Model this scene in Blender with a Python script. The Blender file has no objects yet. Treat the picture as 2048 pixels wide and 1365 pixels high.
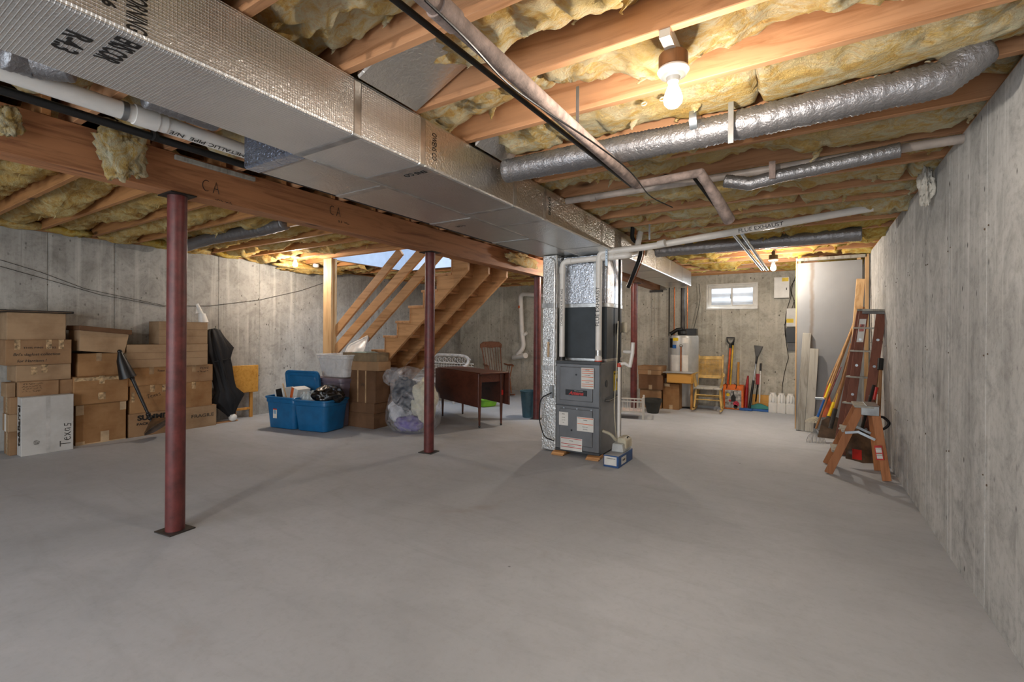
import bpy, bmesh, math, random
from mathutils import Vector, Matrix, noise, Euler
random.seed(7)
SC = bpy.context.scene
COL = SC.collection
PI = math.pi
# ------------------------------------------------------------------ camera
F_PX, YAW, ROLL, CX, CY, CH = 938.5, math.radians(31.87), math.radians(0.415), 1024.0, 669.4, 1.30
fwd = Vector((-math.sin(YAW), math.cos(YAW), 0)); rgt0 = Vector((math.cos(YAW), math.sin(YAW), 0)); up0 = Vector((0, 0, 1))
rgt = rgt0*math.cos(ROLL)+up0*math.sin(ROLL); upv = up0*math.cos(ROLL)-rgt0*math.sin(ROLL)
cam_d = bpy.data.cameras.new('camera'); cam = bpy.data.objects.new('camera', cam_d); COL.objects.link(cam)
mw = Matrix((rgt, upv, -fwd)).transposed().to_4x4(); mw.translation = (0, 0, CH); cam.matrix_world = mw
cam_d.sensor_width = 36; cam_d.lens = F_PX/2048*36; cam_d.shift_y = -(682.5-CY)/2048
cam_d.clip_start = 0.02; SC.camera = cam
# ------------------------------------------------------------------ light
SC.view_settings.view_transform = 'Standard'; SC.view_settings.look = 'None'
SC.view_settings.gamma = 1; SC.view_settings.use_curve_mapping = False
SC.view_settings.exposure = EXPOSURE = 0.6
wd = bpy.data.worlds.new('world'); SC.world = wd; wd.use_nodes = True
wd.node_tree.nodes['Background'].inputs[0].default_value = (0.62, 0.74, 0.95, 1)
wd.node_tree.nodes['Background'].inputs[1].default_value = 1.0
def lamp(name, loc, power, col, r=0.03, kind='POINT', size=None, aim=None):
    l = bpy.data.lights.new(name, kind); l.energy = power; l.color = col
    if kind == 'POINT': l.shadow_soft_size = r
    if kind == 'AREA':
        l.shape = 'RECTANGLE'; l.size, l.size_y = size
    o = bpy.data.objects.new(name, l); o.location = loc
    if aim is not None: o.rotation_euler = (Vector(aim)-Vector(loc)).to_track_quat('-Z', 'Y').to_euler()
    COL.objects.link(o); return o
WARM = (1.0, 0.89, 0.77)
BULBS = [(-0.45, 1.93, 2.27), (-6.55, 4.30, 2.36), (-0.36, 7.35, 2.26), (-1.45, -2.60, 2.26), (-2.95, 6.75, 2.29)]
BW = [38, 46, 62, 165, 52]
for (b, w_) in zip(BULBS, BW):
    lamp('bulb_light', (b[0], b[1], b[2]-0.062), w_, WARM, 0.035)
# added fill lamp behind the camera, then daylight from stairwell and small window
lamp('rear_fill', (-2.6, -3.2, 1.25), 105, (0.78, 0.89, 1.0), kind='AREA', size=(5.5, 1.9), aim=(-2.6, 5.0, 1.15))
lamp('stairwell_daylight', (-4.6, 5.2, 3.75), 34, (0.70, 0.84, 1.0), kind='AREA', size=(1.8, 0.8), aim=(-4.6, 5.2, 0))
lamp('window_daylight', (-1.12, 9.28, 2.02), 7, (0.8, 0.9, 1.0), kind='AREA', size=(0.7, 0.36), aim=(-1.3, 6.0, 0.6))
# ------------------------------------------------------------------ measuring: photograph pixel -> room point on a given plane
def P(px, py, ax, val):
    d = fwd*F_PX + rgt*(px-CX) - upv*(py-CY)
    c = Vector((0, 0, CH)); t = (val-c[ax])/d[ax]; return c+d*t
def FL(px, py): return P(px, py, 2, 0)
# ------------------------------------------------------------------ node helpers / materials
MATS = {}
def nmat(name):
    m = bpy.data.materials.new(name); m.use_nodes = True; nt = m.node_tree
    b = nt.nodes['Principled BSDF']; return m, nt, b
def nd(nt, t, **k):
    n = nt.nodes.new(t)
    for a, v in k.items():
        if a in n.inputs: n.inputs[a].default_value = v
        else: setattr(n, a, v)
    return n
def coords(nt, scale=(1, 1, 1), rot=(0, 0, 0), kind='Object'):
    t = nd(nt, 'ShaderNodeTexCoord'); m = nd(nt, 'ShaderNodeMapping')
    m.inputs['Scale'].default_value = scale; m.inputs['Rotation'].default_value = rot
    nt.links.new(t.outputs[kind], m.inputs[0]); return m.outputs[0]
def noi(nt, vec, scale, detail=4, rough=.55, dist=0):
    n = nd(nt, 'ShaderNodeTexNoise'); n.inputs['Scale'].default_value = scale; n.inputs['Detail'].default_value = detail
    n.inputs['Roughness'].default_value = rough; n.inputs['Distortion'].default_value = dist
    nt.links.new(vec, n.inputs['Vector']); return n.outputs[0]
def ramp(nt, fac, stops):
    r = nd(nt, 'ShaderNodeValToRGB'); e = r.color_ramp.elements
    while len(e) < len(stops): e.new(0.5)
    for s, (p, c) in zip(e, stops): s.position = p; s.color = (*lin(c), 1)
    nt.links.new(fac, r.inputs[0]); return r.outputs[0]
def framp(nt, fac, stops):
    r = nd(nt, 'ShaderNodeValToRGB'); e = r.color_ramp.elements
    while len(e) < len(stops): e.new(0.5)
    for s, (p, c) in zip(e, stops): s.position = p; s.color = (c, c, c, 1)
    nt.links.new(fac, r.inputs[0]); return r.outputs[0]
def mix(nt, a, b, fac, mode='MIX'):
    m = nd(nt, 'ShaderNodeMix', data_type='RGBA', blend_type=mode)
    for s, v in ((m.inputs[6], a), (m.inputs[7], b)):
        if isinstance(v, tuple): s.default_value = (*lin(v), 1)
        else: nt.links.new(v, s)
    if isinstance(fac, (int, float)): m.inputs[0].default_value = fac
    else: nt.links.new(fac, m.inputs[0])
    return m.outputs[2]
def bump(nt, b, h, strength=.3, dist=.01):
    n = nd(nt, 'ShaderNodeBump'); n.inputs['Strength'].default_value = strength; n.inputs['Distance'].default_value = dist
    nt.links.new(h, n.inputs['Height'])
    nt.links.new(n.outputs[0], b.inputs['Normal'])
def lin(c):
    return tuple((v/12.92 if v <= .04045 else ((v+.055)/1.055)**2.4) for v in c[:3])
def h(s): return tuple(int(s[i:i+2], 16)/255 for i in (0, 2, 4))
def plain(name, col, rough=.5, metal=0, spec=.5, vary=.08, bumpy=0, scale=8, alpha=None, trans=0, emit=0):
    if name in MATS: return MATS[name]
    m, nt, b = nmat(name); v = coords(nt)
    c = h(col) if isinstance(col, str) else col
    n = noi(nt, v, scale, 3)
    dk = tuple(x*(1-vary*2) for x in c); lt = tuple(min(1, x*(1+vary)) for x in c)
    nt.links.new(ramp(nt, n, [(.3, dk), (.7, lt)]), b.inputs['Base Color'])
    b.inputs['Roughness'].default_value = rough; b.inputs['Metallic'].default_value = metal
    b.inputs['Specular IOR Level'].default_value = spec
    if bumpy: bump(nt, b, noi(nt, v, scale*6, 4), bumpy, .004)
    if trans: b.inputs['Transmission Weight'].default_value = trans
    if alpha is not None: b.inputs['Alpha'].default_value = alpha
    if emit:
        b.inputs['Emission Color'].default_value = (*lin(c), 1); b.inputs['Emission Strength'].default_value = emit
    MATS[name] = m; return m
def wood(name, light, dark, axis='x', rough=.6, knots=True, tilt=0, grain=1.0, spec=.3):
    if name in MATS: return MATS[name]
    m, nt, b = nmat(name)
    s = {'x': (1.2, 14, 14), 'y': (14, 1.2, 14), 'z': (14, 14, 1.2)}[axis]
    rot = (0, tilt, 0) if tilt else (0, 0, 0)
    v = coords(nt, s, rot)
    oi = nd(nt, 'ShaderNodeObjectInfo')
    add = nd(nt, 'ShaderNodeVectorMath', operation='ADD'); sc = nd(nt, 'ShaderNodeVectorMath', operation='SCALE')
    cmb = nd(nt, 'ShaderNodeCombineXYZ')
    for i in range(3): nt.links.new(oi.outputs['Random'], cmb.inputs[i])
    nt.links.new(cmb.outputs[0], sc.inputs[0]); sc.inputs['Scale'].default_value = 37
    nt.links.new(v, add.inputs[0]); nt.links.new(sc.outputs[0], add.inputs[1]); v2 = add.outputs[0]
    g = noi(nt, v2, 1.1, 6, .62, 1.2); big = noi(nt, v2, .35, 2, .5)
    c = ramp(nt, g, [(.28, h(dark)), (.5, h(light)), (.72, tuple(min(1, x*1.06) for x in h(light)))])
    c = mix(nt, c, h(dark), framp(nt, big, [(.45, 0), (.8, .35*grain)]))
    if knots:
        vc = coords(nt, tuple(x*.45 for x in {'x': (2, 7, 7), 'y': (7, 2, 7), 'z': (7, 7, 2)}[axis]), rot)
        vo = nd(nt, 'ShaderNodeTexVoronoi'); vo.inputs['Scale'].default_value = 1.3
        ad = nd(nt, 'ShaderNodeVectorMath', operation='ADD'); nt.links.new(vc, ad.inputs[0]); nt.links.new(sc.outputs[0], ad.inputs[1])
        nt.links.new(ad.outputs[0], vo.inputs['Vector'])
        c = mix(nt, c, tuple(x*.45 for x in h(dark)), framp(nt, vo.outputs['Distance'], [(.05, .9), (.13, .0)]))
    hv = nd(nt, 'ShaderNodeHueSaturation'); nt.links.new(c, hv.inputs['Color'])
    mr = nd(nt, 'ShaderNodeMapRange'); mr.inputs['To Min'].default_value = .88; mr.inputs['To Max'].default_value = 1.1
    nt.links.new(oi.outputs['Random'], mr.inputs['Value']); nt.links.new(mr.outputs[0], hv.inputs['Value'])
    nt.links.new(hv.outputs[0], b.inputs['Base Color'])
    b.inputs['Roughness'].default_value = rough; b.inputs['Specular IOR Level'].default_value = spec
    bump(nt, b, g, .18, .003); MATS[name] = m; return m
def concrete(name, c1, c2, dark, floor=False, streak=1.0):
    m, nt, b = nmat(name); v = coords(nt)
    big = noi(nt, v, .55 if floor else 1.1, 6, .62, .5); fine = noi(nt, v, 26, 7, .75)
    c = ramp(nt, big, [(.30, h(c1)), (.66, h(c2))])
    mid = noi(nt, v, 4.2, 8, .72, .8)
    c = mix(nt, c, h(dark), framp(nt, mid, [(.46, 0), (.72, .55 if not floor else .15)]))
    c = mix(nt, c, h(dark), framp(nt, fine, [(.50, 0), (.78, .55 if not floor else .20)]))
    if not floor:
        vs = coords(nt, (7, 7, .5)); st = noi(nt, vs, 1.0, 7, .75, .35)
        pm = noi(nt, coords(nt, (1, 1, .7)), 1.0, 3, .5)
        f = nd(nt, 'ShaderNodeMath', operation='MULTIPLY'); nt.links.new(framp(nt, st, [(.47, 0), (.70, .62*streak)]), f.inputs[0]); nt.links.new(framp(nt, pm, [(.42, .08), (.60, 1)]), f.inputs[1])
        c = mix(nt, c, h(dark), f.outputs[0])
        vs2 = coords(nt, (14, 14, .5)); st2 = noi(nt, vs2, 1.0, 5, .6)
        c = mix(nt, c, tuple(min(1, x*1.2) for x in h(c2)), framp(nt, st2, [(.54, 0), (.74, .45)]))
        pit = nd(nt, 'ShaderNodeTexVoronoi'); nt.links.new(coords(nt, (1, 1, .55)), pit.inputs['Vector']); pit.inputs['Scale'].default_value = 12
        pn = noi(nt, v, 3, 2); pf = nd(nt, 'ShaderNodeMath', operation='MULTIPLY'); nt.links.new(framp(nt, pit.outputs['Distance'], [(.06, .9), (.13, 0)]), pf.inputs[0]); nt.links.new(framp(nt, pn, [(.4, 0), (.55, 1)]), pf.inputs[1])
        c = mix(nt, c, tuple(x*.5 for x in h(dark)), pf.outputs[0])
    else:
        vs = coords(nt, (.8, 5, 1), (0, 0, .5)); st = noi(nt, vs, 1.4, 5, .65, .8)
        c = mix(nt, c, h(dark), framp(nt, st, [(.52, 0), (.8, .22)]))
        pit = nd(nt, 'ShaderNodeTexVoronoi'); nt.links.new(v, pit.inputs['Vector']); pit.inputs['Scale'].default_value = 2.1
        c = mix(nt, c, tuple(x*.4 for x in h(dark)), framp(nt, pit.outputs['Distance'], [(.012, .7), (.025, 0)]))
        rs = noi(nt, v, 1.3, 4, .6, .5)
        c = mix(nt, c, h('8a6f58'), framp(nt, rs, [(.66, 0), (.82, .35)]))
    nt.links.new(c, b.inputs['Base Color']); b.inputs['Roughness'].default_value = .72 if floor else .88
    b.inputs['Specular IOR Level'].default_value = .35 if floor else .2
    bump(nt, b, mid if floor else fine, .12 if floor else .35, .006); MATS[name] = m; return m
def foil(name, tint='dad8d4', quilt=True, rough=.22, crinkle=.6, ax='y', metal=.97):
    if name in MATS: return MATS[name]
    m, nt, b = nmat(name); v = coords(nt)
    n = noi(nt, v, 2.2, 3, .5)
    nt.links.new(ramp(nt, n, [(.3, tuple(x*.93 for x in h(tint))), (.7, h(tint))]), b.inputs['Base Color'])
    b.inputs['Metallic'].default_value = metal; b.inputs['Roughness'].default_value = rough
    hh = noi(nt, v, 55, 3, .6, .6); lo = noi(nt, v, 9, 3, .5, .8)
    a0 = nd(nt, 'ShaderNodeMath', operation='MULTIPLY_ADD'); nt.links.new(lo, a0.inputs[0]); a0.inputs[1].default_value = .9 if not quilt else .5; nt.links.new(hh, a0.inputs[2]); hh = a0.outputs[0]
    if quilt:
        w = nd(nt, 'ShaderNodeTexWave', bands_direction='Z'); w.inputs['Scale'].default_value = 30; nt.links.new(v, w.inputs[0])
        w2 = nd(nt, 'ShaderNodeTexWave', bands_direction=ax.upper()); w2.inputs['Scale'].default_value = 30; nt.links.new(v, w2.inputs[0])
        w3 = nd(nt, 'ShaderNodeTexWave', bands_direction='X'); w3.inputs['Scale'].default_value = 30; nt.links.new(v, w3.inputs[0])
        prev = None
        for ww in (w, w2, w3):
            q = framp(nt, ww.outputs['Fac'], [(.7, 0), (1, .55)])
            if prev is None: prev = q
            else:
                a = nd(nt, 'ShaderNodeMath', operation='ADD'); nt.links.new(prev, a.inputs[0]); nt.links.new(q, a.inputs[1]); prev = a.outputs[0]
        a2 = nd(nt, 'ShaderNodeMath', operation='ADD'); nt.links.new(prev, a2.inputs[0]); nt.links.new(hh, a2.inputs[1]); hh = a2.outputs[0]
    bump(nt, b, hh, crinkle, .005); MATS[name] = m; return m
def cardboard(name, col, dark):
    if name in MATS: return MATS[name]
    m, nt, b = nmat(name); v = coords(nt)
    n = noi(nt, v, 3.5, 4, .6); c = ramp(nt, n, [(.3, h(dark)), (.6, h(col))])
    f = noi(nt, coords(nt, (1, 1, 30)), 1.6, 3); c = mix(nt, c, h(dark), framp(nt, f, [(.5, 0), (.75, .25)]))
    oi = nd(nt, 'ShaderNodeObjectInfo'); hv = nd(nt, 'ShaderNodeHueSaturation'); nt.links.new(c, hv.inputs['Color'])
    mr = nd(nt, 'ShaderNodeMapRange'); mr.inputs['To Min'].default_value = .88; mr.inputs['To Max'].default_value = 1.1
    nt.links.new(oi.outputs['Random'], mr.inputs['Value']); nt.links.new(mr.outputs[0], hv.inputs['Value']); nt.links.new(hv.outputs[0], b.inputs['Base Color'])
    b.inputs['Roughness'].default_value = .8; b.inputs['Specular IOR Level'].default_value = .2
    bump(nt, b, f, .15, .003); MATS[name] = m; return m
def insul(name, c1, c2, c3):
    m, nt, b = nmat(name); v = coords(nt)
    a = noi(nt, coords(nt, (1, 1.8, 1.4)), 6.5, 8, .68, 1.6); big = noi(nt, v, 2.6, 4, .55)
    c = ramp(nt, a, [(.30, h(c3)), (.43, h(c2)), (.56, h(c1)), (.72, tuple(min(1, x*1.05) for x in h(c1)))])
    c = mix(nt, c, h(c2), framp(nt, big, [(.48, 0), (.68, .75)]))
    c = mix(nt, c, h(c3), framp(nt, noi(nt, coords(nt, (1, 2, 1.5)), 15, 6, .7, 1.0), [(.56, 0), (.76, .6)]))
    nt.links.new(c, b.inputs['Base Color']); b.inputs['Roughness'].default_value = 1; b.inputs['Specular IOR Level'].default_value = .05
    b.inputs['Sheen Weight'].default_value = .25
    f = noi(nt, coords(nt, (1, 2.2, 1.6)), 42, 7, .75, 1.0); f2 = noi(nt, v, 14, 6, .7, 1.4)
    ad = nd(nt, 'ShaderNodeMath', operation='ADD'); nt.links.new(f, ad.inputs[0]); nt.links.new(f2, ad.inputs[1])
    bump(nt, b, ad.outputs[0], 1.0, .03)
    MATS[name] = m; return m
def glassy(name, col, alpha, rough=.15):
    if name in MATS: return MATS[name]
    m, nt, b = nmat(name); b.inputs['Base Color'].default_value = (*lin(h(col)), 1)
    v = coords(nt); n = noi(nt, v, 9, 5, .6, 1.2)
    nt.links.new(framp(nt, n, [(.35, max(0, alpha-.16)), (.7, min(1, alpha+.2))]), b.inputs['Alpha'])
    b.inputs['Roughness'].default_value = rough; bump(nt, b, noi(nt, v, 18, 4, .6, 2.5), .6, .008); MATS[name] = m; return m

def drymat():
    m, nt, b = nmat('drywall_grey'); v = coords(nt); n = noi(nt, v, 1.6, 4)
    c = ramp(nt, n, [(.3, h('8b8d8f')), (.7, h('9b9d9f'))])
    sx = nd(nt, 'ShaderNodeSeparateXYZ'); nt.links.new(v, sx.inputs[0])
    wob = noi(nt, coords(nt, (.5, .5, 1.4)), 2.0, 4, .6); ad = nd(nt, 'ShaderNodeMath', operation='MULTIPLY_ADD'); nt.links.new(wob, ad.inputs[0]); ad.inputs[1].default_value = .10; nt.links.new(sx.outputs[0], ad.inputs[2])
    band = framp(nt, ad.outputs[0], [(0, 0), (1, 1)])
    d = nd(nt, 'ShaderNodeMath', operation='ADD'); nt.links.new(ad.outputs[0], d.inputs[0]); d.inputs[1].default_value = .155
    ab = nd(nt, 'ShaderNodeMath', operation='ABSOLUTE'); nt.links.new(d.outputs[0], ab.inputs[0])
    c = mix(nt, c, h('7b6c5c'), framp(nt, ab.outputs[0], [(.008, .65), (.034, 0)]))
    nt.links.new(c, b.inputs['Base Color']); b.inputs['Roughness'].default_value = .8; b.inputs['Specular IOR Level'].default_value = .12; return m
M_FLOOR = concrete('concrete_floor', 'a1a4a8', 'b5b8bd', '7b7a79', floor=True)
M_WALLR = concrete('concrete_right', 'a9a9a7', 'c4c4c2', '5e5d5a')
M_WALLL = concrete('concrete_left', '9c9993', 'bab8b2', '66625a', streak=.7)
M_WALLF = concrete('concrete_far', 'a8a498', 'c2beb2', '6b6658', streak=.7)
M_JX = wood('pine_joist', 'c9976f', 'a06e48', 'x'); M_BEAMY = wood('girder_timber', 'ab7650', '784c33', 'y')
M_PINEY = wood('pine_y', 'bd8c60', '966640', 'y'); M_PINEZ = wood('pine_z', 'cba87c', 'ab8050', 'z'); M_PINEX = wood('pine_x', 'c89460', 'a2683a', 'x')
M_STAIR = wood('pine_stair', 'bd8f62', '96683e', 'x', tilt=math.atan(.85)); M_OAK = wood('oak', 'cf9a4a', 'b37b2c', 'x', knots=False, rough=.4)
M_OAKZ = wood('oak_z', 'c9924a', 'a06c28', 'z', knots=False, rough=.45)
M_MAHO = wood('mahogany', '5f3324', '3f1f17', 'x', knots=False, rough=.35, spec=.5)
M_MAHOZ = wood('mahogany_z', '5a3021', '3a1c14', 'z', knots=False, rough=.35, spec=.5)
M_CHERRY = wood('cherry_z', '7f5138', '5b3524', 'z', knots=False, rough=.4); M_CHERRYX = wood('cherry_x', '7f5138', '5b3524', 'x', knots=False, rough=.4)
M_GREYW = wood('weathered_grey', 'a9a69d', '7d776b', 'z', rough=.85); M_BROWNP = wood('brown_paint_wood', '7a4b3a', '5a3226', 'z', knots=False, rough=.6)
M_HANDLE = wood('ash_handle', 'b48e62', '8a6742', 'z', knots=False); M_HANDLED = wood('dark_handle', '8f6642', '68482c', 'z', knots=False)
M_STEP = wood('stepladder_fir', 'a86e45', '86522e', 'z', knots=False, rough=.5); M_PLY = wood('subfloor_ply', 'b98f5e', '8f6a3f', 'x', knots=False)
M_CARD = cardboard('cardboard', '9c7c5c', '846448'); M_CARD2 = cardboard('cardboard_pale', 'a58a6c', '8b7055'); M_CARD3 = cardboard('cardboard_orange', 'a27c55', '87613e')
M_CARDD = cardboard('cardboard_dark', '74563f', '5e4430'); M_CARDW = cardboard('cardboard_white', 'c7c5c1', 'b3b0ab')
M_TAPE = plain('brown_tape', 'b59672', rough=.25, vary=.1); M_TAPEC = plain('clear_tape', 'b79a74', rough=.12, vary=.2, scale=30, bumpy=.5); M_TAPEP = plain('paper_tape', 'c0a684', rough=.7)
M_INK = plain('ink', '1b1815', rough=.6); M_INKB = plain('marker_ink', '33302c', rough=.7)
M_FOIL = foil('duct_foil', 'f0efed', rough=.34, crinkle=.6, metal=.85); M_FOILP = foil('plain_foil', 'dedcd8', quilt=False, crinkle=.9, rough=.3); M_FLEX = foil('flex_foil', '9b9a9c', quilt=False, crinkle=1.0, rough=.42, metal=.8)
M_FTAPE = plain('foil_tape', 'c6c5c2', rough=.3, metal=.8, bumpy=.3); M_GALV = plain('galvanised', '9fa2a3', rough=.38, metal=.9, bumpy=.1)
M_STEEL = plain('zinc_steel', 'b9c2c9', rough=.3, metal=.85); M_IRON = plain('black_iron', '2a2724', rough=.5, metal=.5)
M_PVC = plain('white_pvc', 'e8e3dc', rough=.3, vary=.02); M_PVCD = plain('dusty_pvc', 'b1a59c', rough=.45, vary=.08); M_GREYINS = plain('grey_foam_sleeve', '93827a', rough=.9, bumpy=.5, vary=.12, scale=20)
M_RED = plain('red_oxide_paint', '622c29', rough=.45, vary=.12, scale=14, bumpy=.25); M_REDB = plain('bright_red', 'c1281f', rough=.35)
M_BLACKP = plain('black_plastic', '111112', rough=.4); M_BLACKF = plain('black_fabric', '0d0d12', rough=.7, bumpy=.4); M_COPPER = plain('copper', 'b0693f', rough=.3, metal=.9)
M_FURN = plain('furnace_grey', '6e7073', rough=.38, vary=.04, metal=.2); M_COIL = plain('coil_black', '343b40', rough=.55, vary=.06); M_FURND = plain('furnace_dark', '3c3f42', rough=.45)
M_WHITE = plain('white_paint', 'd5d3cd', rough=.4, vary=.03); M_PAPER = plain('paper_label', 'd9d7d1', rough=.6, vary=.03); M_ORANGE = plain('orange', 'e0682a', rough=.5)
M_YEL = plain('yellow_label', 'e6c416', rough=.5, vary=.04); M_BLUET = plain('tote_blue', '0b5f92', rough=.38, vary=.05); M_BLUEB = plain('box_blue', '244f86', rough=.5)
M_TEAL = plain('teal_plastic', '2a7f78', rough=.4); M_BLUEP = plain('blue_plastic', '1e5aa0', rough=.35); M_GREEN = plain('lime_green', '7ab82a', rough=.5); M_SLATE = plain('slate_teal', '3f5f6b', rough=.5)
M_WATER = plain('heater_grey', 'adaeac', rough=.35, vary=.03, metal=.2); M_CREAM = plain('cream_plastic', 'c8c0a8', rough=.45); M_CANEF = plain('blond_wood', 'c9a661', rough=.45, vary=.12)
M_CANE = plain('cane_weave', 'c39a4b', rough=.6, vary=.15); M_DRYW = drymat(); M_UP = plain('upstairs_drywall', 'cdd6e2', rough=.8, vary=.02)
M_BROWND = plain('brown_disc', '5c4632', rough=.35, vary=.2, scale=10); M_CERAM = plain('porcelain', 'e4e2dc', rough=.25, vary=.02)
M_INS = insul('fibreglass', 'ffefc4', 'f6cf74', 'dc9632'); M_INSL = insul('fibreglass_amber', 'f6da90', 'e8b54e', 'bf7c22')
M_INSY = insul('fibreglass_yellow', 'f0d878', 'e2b02c', 'c98714')
M_DARKST = plain('dark_steel', '4a4744', rough=.45, metal=.6, vary=.15); M_GLASSB = None
def bulbmat():
    m, nt, b = nmat('lit_bulb'); b.inputs['Emission Color'].default_value = (1, .9, .74, 1); b.inputs['Emission Strength'].default_value = 9
    b.inputs['Base Color'].default_value = (1, 1, 1, 1); b.inputs['Alpha'].default_value = 1; return m
M_BULB = bulbmat()
# ------------------------------------------------------------------ mesh builder
class MB:
    def __init__(s, T=None): s.v = []; s.f = []; s.T = T or Matrix()
    def add(s, vs, fs):
        k = len(s.v); s.v += [s.T @ Vector(a) for a in vs]; s.f += [tuple(i+k for i in f) for f in fs]; return s
    def box(s, x0, x1, y0, y1, z0, z1):
        x0, x1 = sorted((x0, x1)); y0, y1 = sorted((y0, y1)); z0, z1 = sorted((z0, z1))
        return s.add([(x0,y0,z0),(x1,y0,z0),(x1,y1,z0),(x0,y1,z0),(x0,y0,z1),(x1,y0,z1),(x1,y1,z1),(x0,y1,z1)],
                     [(0,3,2,1),(4,5,6,7),(0,1,5,4),(1,2,6,5),(2,3,7,6),(3,0,4,7)])
    def beam(s, p, q, w, t, up=(0, 0, 1), w1=None, t1=None):
        p, q = Vector(p), Vector(q); d = (q-p).normalized(); sd = d.cross(Vector(up))
        if sd.length < 1e-4: sd = d.cross(Vector((0, 1, 0)))
        sd.normalize(); u = sd.cross(d); w1 = w if w1 is None else w1; t1 = t if t1 is None else t1
        vs = []
        for c, ww, tt in ((p, w, t), (q, w1, t1)):
            for a, b in ((-1,-1),(1,-1),(1,1),(-1,1)): vs.append(c+sd*a*ww/2+u*b*tt/2)
        return s.add(vs, [(0,1,2,3),(7,6,5,4),(0,4,5,1),(1,5,6,2),(2,6,7,3),(3,7,4,0)])
    def tube(s, pts, r, n=10, cap=True):
        pts = [Vector(p) for p in pts]; m = len(pts); R = r if isinstance(r, (list, tuple)) else [r]*m
        vs = []; fr = None
        for i, p in enumerate(pts):
            d = (pts[min(i+1, m-1)]-pts[max(i-1, 0)]).normalized()
            if fr is None:
                a = Vector((0, 0, 1)) if abs(d.z) < .9 else Vector((1, 0, 0)); fr = d.cross(a).normalized()
            else:
                fr = (fr-d*fr.dot(d)); fr.normalize()
            b = d.cross(fr)
            for j in range(n):
                t = 2*PI*j/n; vs.append(p+(fr*math.cos(t)+b*math.sin(t))*R[i])
        fs = [(i*n+j, i*n+(j+1) % n, (i+1)*n+(j+1) % n, (i+1)*n+j) for i in range(m-1) for j in range(n)]
        if cap: fs += [tuple(range(n))[::-1], tuple(range((m-1)*n, m*n))]
        return s.add(vs, fs)
    def lathe(s, prof, c=(0, 0, 0), n=20, cap=True):
        c = Vector(c); vs = [c+Vector((r*math.cos(2*PI*j/n), r*math.sin(2*PI*j/n), z)) for r, z in prof for j in range(n)]; m = len(prof)
        fs = [(i*n+j, i*n+(j+1) % n, (i+1)*n+(j+1) % n, (i+1)*n+j) for i in range(m-1) for j in range(n)]
        if cap: fs += [tuple(range(n))[::-1], tuple(range((m-1)*n, m*n))]
        return s.add(vs, fs)
    def prism(s, poly, a, b, ax='y'):
        m = len(poly)
        f = {'y': lambda u, v, w: (u, w, v), 'x': lambda u, v, w: (w, u, v), 'z': lambda u, v, w: (u, v, w)}[ax]
        vs = [f(u, v, a) for u, v in poly]+[f(u, v, b) for u, v in poly]
        return s.add(vs, [tuple(range(m)), tuple(range(m, 2*m))[::-1]]+[(i, i+m, (i+1) % m+m, (i+1) % m) for i in range(m)])
    def sphere(s, c, r, n=12, sx=1, sy=1, sz=1):
        pr = [(math.sin(PI*i/n)*r, -math.cos(PI*i/n)*r*sz) for i in range(n+1)]; pr[0] = (r*.01, pr[0][1]); pr[-1] = (r*.01, pr[-1][1])
        return s.lathe(pr, c, n*2)
    def build(s, name, mat, parent=None, bevel=0, smooth=False, kind=None, label=None, seg=1):
        me = bpy.data.meshes.new(name); off = parent.matrix_world.translation if parent is not None and parent.get('_o') is None else Vector()
        if parent is not None: off = Vector(OFF.get(parent.name, (0, 0, 0)))
        o = bpy.data.objects.new(name, me)
        base = off
        if parent is None and s.v:
            mn = Vector([min(v[i] for v in s.v) for i in range(3)]); mx = Vector([max(v[i] for v in s.v) for i in range(3)])
            base = Vector(((mn.x+mx.x)/2, (mn.y+mx.y)/2, mn.z)); o.location = base
        OFF[o.name] = base
        me.from_pydata([v-base for v in s.v], [], s.f); me.validate(); me.update()
        bm = bmesh.new(); bm.from_mesh(me); bmesh.ops.recalc_face_normals(bm, faces=bm.faces); bm.to_mesh(me); bm.free()
        if smooth:
            for p in me.polygons: p.use_smooth = True
            if smooth != 'all':
                me.set_sharp_from_angle(angle=math.radians(40))
        me.materials.append(mat); COL.objects.link(o)
        if parent is not None: o.parent = parent
        if bevel:
            b = o.modifiers.new('bevel', 'BEVEL'); b.width = bevel; b.segments = seg; b.limit_method = 'ANGLE'
        if kind: o['kind'] = kind
        if label: o['label'] = label
        return o
OFF = {}
def thing(name, label, cat, loc, group=None):
    o = bpy.data.objects.new(name, None); o.location = loc; o.empty_display_size = .05; COL.objects.link(o); OFF[o.name] = Vector(loc)
    o['label'] = label; o['category'] = cat
    if group: o['group'] = group
    return o
def tag(o, label, cat, group=None):
    o['label'] = label; o['category'] = cat
    if group: o['group'] = group
    return o
def struct(o): o['kind'] = 'structure'; return o
def TR(loc, rz=0, rx=0, ry=0): return Matrix.Translation(Vector(loc)) @ Euler((rx, ry, rz)).to_matrix().to_4x4()
def rod(a, b, r, n=10): return MB().tube([a, b], r, n)
def arc(c, r, a0, a1, u, v, n=6):
    c, u, v = Vector(c), Vector(u), Vector(v); return [c+(u*math.cos(a0+(a1-a0)*i/n)+v*math.sin(a0+(a1-a0)*i/n))*r for i in range(n+1)]
def elbowed(pts, r, seg=5):
    pts = [Vector(p) for p in pts]; out = [pts[0]]
    for i in range(1, len(pts)-1):
        a = (pts[i-1]-pts[i]); b = (pts[i+1]-pts[i]); ra = min(r, a.length*.45, b.length*.45); a.normalize(); b.normalize()
        p0, p1 = pts[i]+a*ra, pts[i]+b*ra
        for k in range(seg+1):
            t = k/seg; out.append(p0*(1-t)**2+pts[i]*2*t*(1-t)+p1*t**2)
    out.append(pts[-1]); return out
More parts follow.
